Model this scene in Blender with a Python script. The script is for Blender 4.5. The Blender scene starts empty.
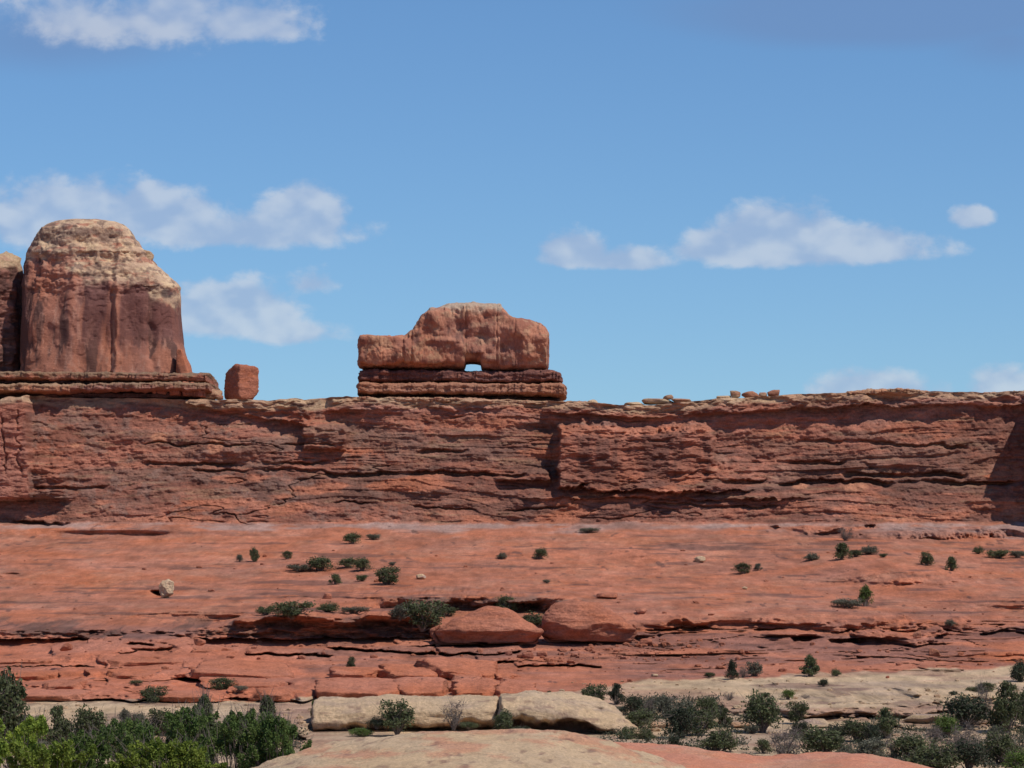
import bpy, math, random
import numpy as np

C = bpy.context.scene
COL = C.collection
R = math.radians
F = 3600.0                                   # focal length of the telephoto view in pixels
TH = math.atan(216 / F)                      # upward tilt: horizon lies at row 600
CT, ST = math.cos(TH), math.sin(TH)

# ------------------------------------------------------------------ camera, sky, sun, exposure
cd = bpy.data.cameras.new('camera'); cam = bpy.data.objects.new('camera', cd); COL.objects.link(cam)
cam.rotation_euler = (math.pi / 2 + TH, 0, 0); cam.location = (0, 0, 0)
cd.sensor_width = 36; cd.lens = 36 * F / 1024; cd.clip_start = 0.5; cd.clip_end = 20000
C.camera = cam

SUN_EL, SUN_FRONT = R(56), R(37)             # sun high on the right, somewhat behind the camera
sdir = np.array([math.cos(SUN_EL) * math.cos(SUN_FRONT), -math.cos(SUN_EL) * math.sin(SUN_FRONT), math.sin(SUN_EL)])
sl = bpy.data.lights.new('sun', 'SUN'); sl.energy = 4.6; sl.angle = R(0.53); sl.color = (1, .945, .87)
so = bpy.data.objects.new('sun', sl); COL.objects.link(so)
from mathutils import Vector
so.rotation_euler = Vector(sdir).to_track_quat('Z', 'Y').to_euler(); so.location = (60, -60, 120)

C.view_settings.view_transform = 'Standard'; C.view_settings.look = 'None'
C.view_settings.exposure = -0.24; C.view_settings.gamma = 1; C.view_settings.use_curve_mapping = False
C.render.engine = 'CYCLES'; C.cycles.max_bounces = 6; C.cycles.diffuse_bounces = 3

class NT:
    def __init__(s, nt): s.nt = nt; s.n = nt.nodes; s.l = nt.links
    def node(s, t, **kw):
        nd = s.n.new(t)
        for k, v in kw.items(): setattr(nd, k, v)
        return nd
    def put(s, sock, v):
        if isinstance(v, bpy.types.NodeSocket): s.l.new(v, sock)
        elif v is not None: sock.default_value = v
    def math(s, op, a, b=None, c=None, clamp=False):
        m = s.node('ShaderNodeMath', operation=op, use_clamp=clamp)
        s.put(m.inputs[0], a); s.put(m.inputs[1], b)
        if c is not None: s.put(m.inputs[2], c)
        return m.outputs[0]
    def mix(s, f, a, b, mode='MIX'):
        m = s.node('ShaderNodeMix', data_type='RGBA', blend_type=mode)
        s.put(m.inputs[0], f); s.put(m.inputs[6], a); s.put(m.inputs[7], b)
        return m.outputs[2]
    def noise(s, vec, scale, detail=4, rough=.55, dim='3D', dist=0):
        n = s.node('ShaderNodeTexNoise', noise_dimensions=dim)
        s.put(n.inputs['Vector'], vec); s.put(n.inputs['Scale'], scale); s.put(n.inputs['Detail'], detail)
        s.put(n.inputs['Roughness'], rough); s.put(n.inputs['Distortion'], dist)
        return n.outputs[0]
    def ramp(s, v, a, b, smooth=True):
        m = s.node('ShaderNodeMapRange', interpolation_type='SMOOTHSTEP' if smooth else 'LINEAR')
        s.put(m.inputs[0], v); s.put(m.inputs[1], a); s.put(m.inputs[2], b); m.inputs[3].default_value = 0; m.inputs[4].default_value = 1
        return m.outputs[0]

def bt(py):                                   # Z/Y slope of an image row
    t = (384 - np.asarray(py, float)) / F
    return (ST + t * CT) / (CT - t * ST)
def P(px, py, Y):                             # world point at depth Y
    z = Y * bt(py); w = Y * CT + z * ST
    return np.array([(px - 512) / F * w, Y, z])
def proj(X, Y, Z):
    w = Y * CT + Z * ST
    return 512 + F * X / w, 384 - F * (Z * CT - Y * ST) / w

# --- world: physical sky with distant clouds given by their bearing and elevation
W = bpy.data.worlds.new('World'); C.world = W; W.use_nodes = True
w = NT(W.node_tree); w.n.clear()
sky = w.node('ShaderNodeTexSky', sky_type='NISHITA'); sky.sun_disc = False
sky.sun_elevation = SUN_EL; sky.sun_rotation = math.atan2(sdir[0], sdir[1]); sky.altitude = 1500
sky.air_density = 1.0; sky.dust_density = .35; sky.ozone_density = 2.2
tc = w.node('ShaderNodeTexCoord').outputs['Generated']
sp = w.node('ShaderNodeSeparateXYZ'); w.put(sp.inputs[0], tc)
yc = w.math('MAXIMUM', sp.outputs[1], .05)
A = w.math('DIVIDE', sp.outputs[0], yc); B = w.math('DIVIDE', sp.outputs[2], yc)
cb = w.node('ShaderNodeCombineXYZ'); w.put(cb.inputs[0], w.math('MULTIPLY', A, 36)); w.put(cb.inputs[1], w.math('MULTIPLY', B, 50)); cb.inputs[2].default_value = 3.3
cv = cb.outputs[0]
of = w.node('ShaderNodeVectorMath', operation='ADD'); w.put(of.inputs[0], cv); of.inputs[1].default_value = (.05, .26, 0)
n1 = w.noise(cv, 2.0, 8, .60, dist=.15); n2 = w.noise(of.outputs[0], 2.0, 8, .60, dist=.15)
n3 = w.noise(cv, .35, 3, .5)
def blobs(lst):
    out = None
    for (px, py, rx, up, dn, s) in lst:
        a0 = (px - 512) / F; b0 = float(bt(py))
        da = w.math('DIVIDE', w.math('SUBTRACT', A, a0), rx / F)
        db = w.math('SUBTRACT', B, b0)
        r = w.math('MAXIMUM', w.math('DIVIDE', db, up / F), w.math('DIVIDE', db, -dn / F))
        q = w.math('SQRT', w.math('ADD', w.math('MULTIPLY', da, da), w.math('MULTIPLY', r, r)))
        f = w.math('MULTIPLY', w.math('SUBTRACT', 1.0, q), s)
        out = f if out is None else w.math('SMOOTH_MAX', out, f, .15)
    return out
white = blobs([(120, 22, 200, 60, 28, .62), (250, 26, 70, 40, 22, .95), (60, 225, 110, 62, 30, 1.1), (150, 222, 95, 50, 22, 1.1), (300, 222, 55, 46, 26, 1.3),
               (235, 235, 150, 30, 18, .9), (225, 318, 90, 50, 22, 1.15), (290, 335, 60, 20, 10, .7), (310, 285, 35, 18, 12, .55),
               (575, 258, 44, 32, 12, 1.2), (620, 263, 70, 20, 9, .9), (780, 250, 90, 54, 20, 1.25), (730, 250, 70, 30, 18, 1.0), (860, 250, 100, 34, 17, 1.1),
               (976, 218, 27, 15, 12, 1.0), (875, 392, 80, 28, 20, 1.0), (1005, 390, 42, 30, 20, .9)])
dark = blobs([(880, 14, 270, 60, 44, 1.7), (720, 8, 110, 26, 22, .7), (60, 40, 200, 60, 40, .8), (1010, 40, 90, 30, 44, .8)])
dn = w.math('MULTIPLY', w.math('SUBTRACT', n1, .5), 1.45)
dw = w.ramp(w.math('ADD', white, dn), .0, .46)
dd = w.ramp(w.math('ADD', dark, w.math('MULTIPLY', w.math('SUBTRACT', n3, .5), .8)), .0, .8)
n5 = w.noise(cv, 2.0, 2.5, .5); n6 = w.noise(of.outputs[0], 2.0, 2.5, .5)
lit = w.ramp(w.math('ADD', w.math('MULTIPLY', w.math('SUBTRACT', n5, n6), 1.3), w.math('MULTIPLY', w.math('SUBTRACT', n1, .5), .6)), -.26, .36)
tint = w.mix(1.0, sky.outputs[0], (SKYR := (.72, .985, 1.24, 1)), 'MULTIPLY')
K = 10.0                                       # cloud radiances are written for background strength 0.1
def rad(r, g, b): return (r * K, g * K, b * K, 1)
ccol = w.mix(lit, rad(.46, .56, .77), rad(.76, .80, .88))
s1 = w.mix(w.math('MULTIPLY', dd, .6), tint, rad(.19, .32, .60))
s2 = w.mix(w.math('MULTIPLY', dw, .60), s1, ccol)
bg = w.node('ShaderNodeBackground'); w.put(bg.inputs[0], s2); bg.inputs[1].default_value = 0.1
ow = w.node('ShaderNodeOutputWorld'); w.l.new(bg.outputs[0], ow.inputs[0])

# ------------------------------------------------------------------ helpers
def tag(o, label=None, cat=None, group=None, kind=None):
    if label: o['label'] = label
    if cat: o['category'] = cat
    if group: o['group'] = group
    if kind: o['kind'] = kind
    return o
def empty(name, loc, rz=0):
    o = bpy.data.objects.new(name, None); COL.objects.link(o); o.location = [float(v) for v in loc]; o.rotation_euler = (0, 0, rz); return o
def mesh_obj(name, V, Fc, mat, parent=None, pig=None, smooth=True, loc=None):
    """V (n,3), Fc (m,4) or (m,3) index array; V is in world space, the origin goes to loc (or the parent's)"""
    V = np.asarray(V, np.float32)
    org = np.array(parent.matrix_basis.translation if parent is not None and loc is None else (loc if loc is not None else (0, 0, 0)), np.float32)
    V = V - org
    me = bpy.data.meshes.new(name)
    polys = Fc if isinstance(Fc, list) else [Fc]
    me.vertices.add(len(V)); me.vertices.foreach_set('co', V.ravel())
    tot = np.concatenate([np.full(len(p), p.shape[1]) for p in polys]).astype(np.int32)
    idx = np.concatenate([p.ravel() for p in polys]).astype(np.int32)
    me.loops.add(len(idx)); me.loops.foreach_set('vertex_index', idx)
    me.polygons.add(len(tot)); me.polygons.foreach_set('loop_start', np.concatenate([[0], np.cumsum(tot)[:-1]]).astype(np.int32))
    me.polygons.foreach_set('use_smooth', np.full(len(tot), smooth))
    me.update(calc_edges=True)
    if pig is not None:
        a = me.color_attributes.new('pigment', 'FLOAT_COLOR', 'POINT')
        a.data.foreach_set('color', np.concatenate([pig, np.ones((len(pig), 1))], 1).astype(np.float32).ravel())
    me.materials.append(mat); me.validate()
    o = bpy.data.objects.new(name, me); COL.objects.link(o)
    if parent is not None: o.parent = parent
    else: o.location = [float(v) for v in org]
    return o

def ss(a, b, x): t = np.clip((x - a) / (b - a), 0, 1); return t * t * (3 - 2 * t)
def mixc(a, b, m): return a + (np.asarray(b) - a) * m[..., None]
rng = np.random.default_rng(7); random.seed(7)

_pt = np.random.default_rng(99).permutation(256).astype(np.int32); _pt = np.concatenate([_pt] * 3)
_g = np.random.default_rng(98).normal(size=(256, 3)); _g /= np.linalg.norm(_g, axis=1)[:, None]
def perlin(p):
    i = np.floor(p).astype(np.int32); f = p - i; i &= 255
    u = f * f * f * (f * (f * 6 - 15) + 10); out = 0
    for dx in (0, 1):
        for dy in (0, 1):
            for dz in (0, 1):
                h = _pt[_pt[_pt[(i[:, 0] + dx) & 255] + ((i[:, 1] + dy) & 255)] + ((i[:, 2] + dz) & 255)]
                g = _g[h]; d = f - np.array([dx, dy, dz])
                wgt = (u[:, 0] if dx else 1 - u[:, 0]) * (u[:, 1] if dy else 1 - u[:, 1]) * (u[:, 2] if dz else 1 - u[:, 2])
                out = out + wgt * (g * d).sum(1)
    return out * 1.5
def fbm(p, o=4, r=.5, seed=0):
    p = np.asarray(p, float) + seed * 17.31; s = 0; a = 1
    for k in range(o): s = s + a * perlin(p * (2 ** k)); a *= r
    return s

# fast noise on a regular X by row grid
def bspl(c):
    i = np.floor(c).astype(int); t = c - i
    wt = np.stack([(1 - t) ** 3, 3 * t ** 3 - 6 * t ** 2 + 4, -3 * t ** 3 + 3 * t ** 2 + 3 * t + 1, t ** 3], 1) / 6
    M = np.zeros((len(c), 256), np.float32)
    for k in range(4): np.add.at(M, (np.arange(len(c)), (i + k) % 256), wt[:, k])
    return M
def gnoise(rows, cols, lr, lc, octs=4, rough=.5, seed=0):
    r = np.random.default_rng(1000 + seed); out = 0; a = 1.0
    for k in range(octs):
        o = r.random(2) * 256
        out = out + a * (bspl(rows / lr * 2 ** k + o[0]) @ r.normal(size=(256, 256)).astype(np.float32) @ bspl(cols / lc * 2 ** k + o[1]).T)
        a *= rough
    return out * 1.6      # about unit deviation for one octave

# ------------------------------------------------------------------ materials
def rock_mat(name, bump=.6, scale=1.0, var=.36):
    m = bpy.data.materials.new(name); m.use_nodes = True; t = NT(m.node_tree)
    b = t.n['Principled BSDF']; b.inputs['Roughness'].default_value = .93; b.inputs['Specular IOR Level'].default_value = .18
    at = t.node('ShaderNodeAttribute', attribute_name='pigment').outputs[0]
    pos = t.node('ShaderNodeNewGeometry').outputs['Position']
    mp = t.node('ShaderNodeMapping'); t.put(mp.inputs[0], pos); mp.inputs['Scale'].default_value = (.55, .35, 2.6)
    a = t.noise(mp.outputs[0], 1.1 * scale, 9, .72); c = t.noise(pos, 4.2 * scale, 6, .75); g = t.noise(pos, .12 * scale, 3, .5)
    s = t.math('ADD', t.math('MULTIPLY', t.math('SUBTRACT', a, .5), 1.9 * var), t.math('MULTIPLY', t.math('SUBTRACT', c, .5), 3.8 * var))
    s = t.math('ADD', s, 1.0)
    cc = t.node('ShaderNodeVectorMath', operation='SCALE'); t.put(cc.inputs[0], at); t.put(cc.inputs['Scale'], s)
    hs = t.node('ShaderNodeHueSaturation'); t.put(hs.inputs['Color'], cc.outputs[0]); t.put(hs.inputs['Saturation'], t.math('ADD', .80, t.math('MULTIPLY', g, .26)))
    t.put(b.inputs['Base Color'], hs.outputs[0])
    bp = t.node('ShaderNodeBump'); bp.inputs['Strength'].default_value = bump; bp.inputs['Distance'].default_value = .25 / scale
    t.put(bp.inputs['Height'], t.math('ADD', a, t.math('MULTIPLY', c, .9))); t.put(b.inputs['Normal'], bp.outputs[0])
    return m
M_ROCK = rock_mat('weathered_sandstone', .95)
M_SHEER = rock_mat('sheer_sandstone', .42, 1.3, .26)
M_NEAR = rock_mat('near_sandstone', .9, 3.4, .36)

RED = np.array([.475, .150, .069]); DEEP = np.array([.37, .127, .072]); BROWN = np.array([.29, .125, .078])
VARN = np.array([.095, .045, .036]); CREAM = np.array([.57, .385, .22]); PALE = np.array([.40, .265, .225]); TAN = np.array([.44, .25, .14])
ORANGE = np.array([.50, .20, .10]); MAUVE = np.array([.31, .155, .115])

# ------------------------------------------------------------------ the great rock wall and slope
rowsv = np.concatenate([np.arange(400, 530, .55), np.arange(530, 700, .62), np.arange(700, 780, .8)])
fx = np.arange(-71, 71, .1); mx = np.arange(71, 115, .45); lx = 115 * 1.09 ** np.arange(0, 32)
colx = np.concatenate([-lx[::-1], -mx[::-1], fx, mx, lx])
pv = [384, 400, 470, 522, 526, 532, 545, 575, 620, 626, 640, 660, 672, 684, 690, 706, 735, 768, 780]
pY = [450.5, 449.5, 446.0, 441.6, 440, 434, 421, 391, 350, 347, 339.5, 329, 321, 311, 305, 292, 270, 240, 229]
V0 = np.repeat(rowsv[:, None], len(colx), 1)
Yb0 = np.interp(rowsv, pv, pY)
NR, NC = V0.shape
U0 = 512 + F * colx[None, :] / (Yb0[:, None] * 1.0)
rimU = [-400, 0, 40, 130, 200, 262, 300, 345, 400, 480, 560, 600, 640, 700, 745, 800, 870, 940, 1024, 1400]
rimV = [401, 401, 397, 399, 399, 400.5, 400, 396.5, 399, 400, 402, 404.5, 405, 402, 397, 394.5, 391.5, 393, 392, 392]
nx1 = gnoise(np.zeros(1), colx, 1, 3.0, 4, .6, 50)[0]
rim = np.interp(U0[0], rimU, rimV) + nx1 * .9
V = V0 + (rim - 400)[None, :] * (1 - ss(400, 455, V0))
Yb = Yb0[:, None] + 0 * V
U = U0
rows_m = rowsv / 8.2                               # rows in rough metres

def G(lr, lc, o=4, r=.5, seed=0): return gnoise(rows_m, colx, lr, lc, o, r, seed)
warp = G(6, 22, 3, .5, 1) * 4.0 + G(1.6, 4, 3, .55, 2) * .9          # in px: beds rise and dip
Vw = V0 + warp * ss(402, 430, V0)
def beds(Vw, tmin, tmax, seed, cover=.5, power=.6, lead=.14, cell=9.0):
    r = np.random.default_rng(seed); b = [370.0]
    while b[-1] < 800: b.append(b[-1] + r.uniform(tmin, tmax))
    b = np.array(b); i = np.clip(np.searchsorted(b, Vw), 1, len(b) - 1)
    t = (b[i] - Vw) / (b[i] - b[i - 1])
    pat = gnoise(np.arange(len(b)) * 7.7, colx, 1.0, cell, 3, .55, seed + 5)     # one strip of noise per bed
    a = ss(-cover, 1.1 - cover, np.take_along_axis(np.broadcast_to(pat, (len(b), NC)), i, 0)) * (.35 + r.random(len(b)))[i]
    return ss(0, lead, t) * np.clip(1 - t, 0, 1) ** power * a
wc = (1 - ss(520, 527, V0)) * ss(398, 406, V0)
wst = ss(618, 632, V0 + warp) * (1 - ss(668, 680, V0)) * np.clip(.30 + ss(560, 700, U) * .75, 0, 1)
wsl = ss(527, 536, V0) * (1 - ss(612, 630, V0))
wcr = ss(668, 684, V0)
calm = .22 + .43 * ss(230, 420, U)
D = wc * calm * (.75 * beds(Vw, 9, 24, 11, .20, cell=14) + .42 * beds(Vw + warp * .6, 3.5, 8, 12, .10, cell=6) + .20 * beds(Vw + warp, 1.6, 3.6, 13, .1, cell=3))
blk_ = G(.9, 1.5, 2, .5, 9); D += wc * .08 * np.round(blk_ * 2.5) / 2.5
D += wc * (G(5, 9, 3, .5, 3) * .5 + G(1.0, 1.6, 3, .55, 4) * .10 + G(.5, 2.2, 3, .6, 8) * .08 + G(.28, .42, 3, .65, 10) * .07)
# narrow wandering joints and bedding cracks
def crack(n, wd): return np.exp(-(n / wd) ** 2)
cr1 = crack(G(1.1, 7, 3, .5, 20) , .055) * ss(.0, .7, G(5, 9, 2, .5, 21) + .4 * ss(440, 480, V0))
D -= wc * cr1 * .5
D += wst * (1.5 * beds(Vw, 7, 15, 31, .15) + .9 * beds(Vw, 2.5, 6, 32, .35, cell=6) + G(.6, 2.4, 4, .6, 33) * .35)
D -= wst * crack(G(.7, 6, 3, .5, 34), .07) * ss(-.2, .5, G(3, 7, 2, .5, 35)) * 1.2
D += wsl * (G(3.2, 16, 3, .45, 40) * 3.8 + G(.9, 7, 3, .5, 41) * .45 + G(.35, 2.5, 3, .55, 42) * .16 + G(.22, .5, 2, .6, 49) * .10 + 1.5 * beds(Vw, 9, 26, 43, -.25, 1.2, .10, 12))
D += wcr * (G(2.5, 10, 3, .5, 45) * 1.2 + G(.6, 4, 4, .6, 46) * .45 + .9 * beds(Vw, 4, 12, 47, -.05, 1.0, .12, 8))
Y = Yb - D

e1 = G(1.3, 1.3, 4, .6, 60) * 1.3                                         # ragged outline noise, px
_ln = G(.5, 1.6, 4, .62, 62); _bk = G(1.2, 5, 3, .5, 63)
def ybase(v): return np.interp(v, pv, pY)
def ledge(Y, vt, vb, u0, u1, out, su0=2, su1=2, ret=6, lean=.03, rag=1.0, brk=0, flat=.35):
    """a bed standing out from the rock between rows vt (lip) and vb (foot), vt/vb numbers or functions of U"""
    vt_ = vt(U) if callable(vt) else vt + 0 * U; vb_ = vb(U) if callable(vb) else vb + 0 * U
    vt_ = vt_ + e1 * rag; vb_ = vb_ + e1 * rag * .6
    ue = U + G(.8, .8, 3, .6, 61) * 1.4
    wU = ss(u0 - su0, u0, ue) * (1 - ss(u1, u1 + su1, ue))
    wV = (V0 < vb_) * ss(0, 1, (V0 - (vt_ - ret)) / ret)
    top = np.clip(vb_ - V0, 0, 200)
    cap = ss(0, 1, (vt_ + 3 - V0) / 6) * .25
    Yt = ybase(vb_) - out - D * flat + lean * top + cap * out - _ln * .8 * flat
    if brk: wU = wU * ss(-.75 + brk, .1 + brk, _bk)
    w_ = wU * wV
    return np.where(Yt < Y, Y + (Yt - Y) * w_, Y)
def pl(*pts):
    xs = [p[0] for p in pts]; ys = [p[1] for p in pts]
    return lambda U: np.interp(U, xs, ys)
def notch(Y, line, th, depth, u0, u1, su=10):
    vl = line(U) + e1 * .8
    m = np.exp(-((V0 - vl) / th) ** 4) * ss(u0 - su, u0, U) * (1 - ss(u1, u1 + su, U)) * ss(-1.2, .3, G(1.5, 3, 2, .5, 70))
    return Y + m * depth
# cap rock and buttresses
Y = ledge(Y, 396, pl((560, 411), (620, 413), (760, 414), (860, 412), (1024, 412)), 560, 1500, 1.3, 25, 5, 4)
Y = ledge(Y, 396, pl((180, 404), (230, 413), (285, 421), (305, 426)), 186, 304, 1.2, 3, 2, 5)
Y = ledge(Y, 428, pl((300, 450), (350, 449)), 304, 343, 1.6, 2, 6, 8)
Y = ledge(Y, 396, pl((340, 412), (520, 408)), 335, 505, .8, 10, 25, 4)
Y += (.6 * ss(712, 717, U + e1) * (1 - ss(760, 860, U)) + .9 * (1 - ss(552, 559, U)) * ss(490, 540, U)) * ss(420, 428, V0) * (1 - ss(484, 492, V0))
Y = ledge(Y, pl((556, 435), (575, 429), (640, 432), (690, 429), (705, 432), (714, 442)), pl((556, 488), (600, 484), (650, 478), (712, 472)), 559, 709, 2.6, 2, 8, 9, .035, 2.2, flat=.28)
Y = ledge(Y, 468, pl((540, 484), (600, 492), (700, 491)), 590, 712, 2.8, 12, 60, 9, .12, 2.0)
Y = ledge(Y, 491, 499, 535, 770, 1.3, 20, 60, 5, .2, 1.8)
Y = ledge(Y, 474, 481, 505, 548, 1.6, 12, 3, 4, .05, 1.2)
Y = ledge(Y, 396, 498, 1032, 1130, 6.0, 1.5, 8, 3, .012)
Y = ledge(Y, 403, 500, -260, 31, 2.4, 8, 3, 6, .016, flat=.15)
Y = ledge(Y, 466, 500, -260, 56, .7, 8, 20, 8, .03)
Y = Y + (V0 > 498) * (1 - ss(520, 527, V0)) * (1 - ss(50, 75, U)) * 1.2
for (uc, amp) in ((9, 1), (24, .8), (-30, 1), (-70, .9)):               # open joints of the left buttress
    j = uc + (G(.9, 1e6, 4, .7, int(80 + uc))[:, :1]) * 1.5
    Y += np.exp(-((U - j) / (.55 + .3 * np.abs(e1))) ** 2) * .45 * amp * ss(-.8, .4, _bk) * ss(402, 408, V0) * (1 - ss(496, 500, V0))
for a in ((pl((320, 474), (470, 473), (520, 477)), 2.2, 1.5, 330, 520), (pl((400, 452), (470, 451)), 2.0, 1.1, 425, 462), (pl((256, 470), (330, 472)), 1.4, 1.0, 200, 330),
          (pl((700, 482), (1024, 483)), 2.2, 1.7, 705, 1100), (pl((770, 462), (1024, 470)), 2.0, 1.2, 760, 870), (pl((860, 476), (960, 474)), 2.6, 1.5, 850, 960),
          (pl((140, 463), (260, 464)), 1.5, 1.1, 140, 330), (pl((40, 488), (110, 489)), 1.6, 1.2, 40, 100), (pl((180, 516), (235, 513), (240, 524)), .8, .8, 190, 245),
          (pl((300, 500), (500, 511), (640, 506)), 1.0, .8, 300, 560), (pl((820, 441), (950, 447)), 1.6, .9, 800, 960), (pl((600, 503), (760, 507)), 1.4, .9, 600, 770),
          (pl((0, 524), (60, 525)), 2.5, 2.5, -100, 66), (pl((0, 442), (400, 446)), 1.0, .8, 150, 330)):
    Y = notch(Y, a[0], a[1], a[2], a[3], a[4])
# ledges of the lower slope
Y = ledge(Y, pl((-200, 630), (200, 630), (250, 623), (300, 618), (380, 616), (436, 618)), pl((-200, 638), (300, 638), (436, 638)), -400, 436, 2.4, 20, 5, 7, .05, 1.0, flat=.8)
Y = ledge(Y, 597, 611, 398, 552, 2.6, 60, 40, 9, .03, 1.0)
Y = notch(Y, pl((400, 606), (550, 606)), 4.5, 3.0, 445, 535)
Y = ledge(Y, pl((640, 622), (1100, 624)), pl((640, 631), (800, 630), (1100, 628)), 660, 1300, 1.2, 30, 50, 5, .1, 1.6, .3)
Y = ledge(Y, 634, pl((640, 641), (900, 643), (1100, 640)), 640, 930, 1.6, 40, 30, 4, .08, 2.0, .2)
Y = ledge(Y, 650, 656, 600, 1100, 1.1, 40, 50, 4, .1, 2.0, .6)
Y = notch(Y, pl((650, 636), (1024, 640)), 1.4, 1.8, 740, 900); Y = notch(Y, pl((870, 633), (1024, 633)), 1.8, 2.4, 985, 1100)
Y = notch(Y, pl((780, 642), (900, 643)), 3.2, 2.8, 800, 880); Y = notch(Y, pl((600, 629), (760, 629)), 1.2, 1.5, 650, 780)
Y = ledge(Y, 583, 586, 900, 1200, 1.4, 40, 50, 8, .3)
Y += 6.5 * np.exp(-((U - 154) / 6.5) ** 4 - ((V0 - 594.5) / 3.6) ** 4) + 3.5 * np.exp(-((U - 806 + 2 * e1) / 13) ** 4 - ((V0 + e1 - 640) / 3.4) ** 4) + 3.5 * np.exp(-((U - 850 + 2 * e1) / 20) ** 4 - ((V0 + e1 - 643) / 2.6) ** 4) + 1.6 * np.exp(-((U - 8) / 12) ** 4 - ((V0 - 575) / 2) ** 4)  # first hollow is carved to stand in for the pale boulder's shadow
Y = ledge(Y, 531, 538, 740, 1150, .9, 30, 60, 4, .12, 1.6, .4)
# pale bench above the wash, undercut
Y = ledge(Y, pl((700, 702), (1100, 692)), pl((700, 711), (800, 713), (900, 710), (960, 703), (1100, 700)), 720, 1300, 1.8, 40, 30, 9, .08, 1.8)
Y = ledge(Y, pl((-100, 716), (320, 724)), pl((-100, 724), (100, 728), (310, 738)), -300, 312, 3.0, 30, 3, 9, .15, 1.3)
Y = ledge(Y, 723, 728, 850, 1200, 1.6, 10, 30, 6, .1, 2.5)
Y = ledge(Y, 706, pl((780, 716), (860, 716), (960, 709), (1030, 706)), 790, 965, 2.6, 30, 30, 6, .03, 1.6)

ro = slice(np.searchsorted(rowsv, 628), np.searchsorted(rowsv, 712)); co = slice(np.searchsorted(colx, -80), np.searchsorted(colx, 8))
def oledge(vt, vb, u0, u1, out, s0=3, s1=3, ret=6, lean=.25, und=1.0):
    global V0, U, e1, D, Y, colx
    keep = (V0, U, e1, D, Y); V0, U, e1, D = V0[ro, co], U[ro, co], e1[ro, co], D[ro, co]; sub = keep[4][ro, co].copy()
    ge = _ge[ro, co]; ue = U + ge; wU = ss(u0 - s0, u0, ue) * (1 - ss(u1, u1 + s1, ue)); vt_ = vt(U) + e1 * .7; vb_ = vb(U) + e1 * .8
    w_ = wU * (V0 < vb_) * ss(0, 1, (V0 - (vt_ - ret)) / ret); top = np.clip(vb_ - V0, 0, 60); Yt = ybase(vb_) - out - D * .25 + lean * top
    res = np.where(Yt < sub, sub + (Yt - sub) * w_, sub) + 3.2 * und * wU * np.exp(-((V0 - vb_ - 1.2) / 1.0) ** 2); V0, U, e1, D, Y = keep; Y[ro, co] = res
_ge = G(.8, .8, 3, .6, 61) * 2.2
for q in ((98, 192, 640, 645, 651, 653, 1.8), (140, 205, 644, 650, 655, 660, 1.2), (132, 182, 638, 640, 643, 646, 2.8), (60, 132, 647, 640, 655, 652, 1.6), (160, 232, 642, 654, 653, 661, 1.8), (-60, 66, 659, 657, 666, 664, 1.8), (60, 120, 655, 653, 664, 666, 1.5), (112, 240, 655, 660, 668, 669, 1.7), (190, 292, 662, 670, 671, 679, 1.6), (230, 262, 664, 668, 672, 674, 1.3),
          (-60, 80, 668, 668, 674, 673, 1.5), (70, 105, 672, 668, 679, 674, 1.4), (95, 200, 671, 671, 680, 680, 1.6), (190, 262, 671, 673, 678, 681, 1.2), (-60, 30, 676, 677, 683, 682, 1.1), (30, 95, 684, 680, 689, 686, 1.2), (88, 125, 680, 688, 688, 695, 1.4), (112, 180, 682, 684, 689, 690, 1.4), (205, 300, 679, 681, 687, 690, 1.3), (120, 240, 692, 694, 699, 700, 1.0), (-60, 120, 692, 692, 699, 699, 1.2), (235, 312, 689, 690, 700, 699, 1.2),
          (400, 480, 643, 640, 647, 643, .7), (330, 430, 645, 650, 648, 653, .7), (440, 520, 650, 648, 653, 651, .8), (480, 560, 657, 660, 660, 662, .7), (520, 600, 664, 664, 666, 666, .6), (250, 330, 650, 652, 652, 654, .6)):
    oledge(pl((q[0], q[2]), (q[1], q[3])), pl((q[0], q[4]), (q[1], q[5])), q[0], q[1], q[6] * 1.5, 4, 5)

for (pts, u0, u1, dpt) in ((((0, 536), (200, 541), (400, 537)), -200, 330, .2), (((0, 549), (300, 553)), -200, 250, .35), (((0, 577), (120, 580), (200, 583)), -200, 190, .4), (((260, 590), (420, 588)), 250, 395, .3), (((500, 571), (700, 566), (900, 574)), 560, 690, .35),
                              (((640, 545), (900, 542)), 600, 800, .35), (((700, 586), (1024, 590)), 880, 1200, .7), (((560, 611), (700, 606)), 640, 760, .4), (((0, 608), (200, 611)), -100, 180, .4), (((450, 548), (640, 545)), 420, 600, .3), (((880, 610), (1024, 606)), 900, 1100, .5)):
    vl = pl(*pts)(U) + e1 * .5 + G(3, 6, 3, .5, 64) * 1.2; Y = Y + dpt * np.exp(-((V0 - vl) / .75) ** 2) * ss(u0 - 40, u0, U) * (1 - ss(u1, u1 + 40, U)) * ss(-.9, .4, _bk)

Y += 2.4 * np.exp(-np.abs((U - 158) / 22) ** 4 * (1 + .0 * U) - np.abs((V0 + 1.8 * e1 + 1.5 * _ln - 647 - .04 * (U - 158)) / 2.6) ** 2) + 2.2 * np.exp(-np.abs((U - 190) / 12) ** 4 - np.abs((V0 - 679) / 1.8) ** 4) + 2.4 * np.exp(-np.abs((U - 280) / 16) ** 4 - np.abs((V0 - 683) / 2) ** 4)
# low swells of the bare rock
for (uc, vc, su_, sv_, h) in ((880, 566, 90, 14, 7), (1010, 596, 70, 12, 5), (600, 600, 120, 14, 4), (180, 610, 150, 12, 4), (60, 560, 120, 12, 4), (520, 556, 160, 12, 3), (740, 600, 110, 16, 4)):
    Y -= 1.8 * h * np.exp(-((U - uc) / su_) ** 2 - ((V0 - vc) / sv_) ** 2) * wsl

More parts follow.
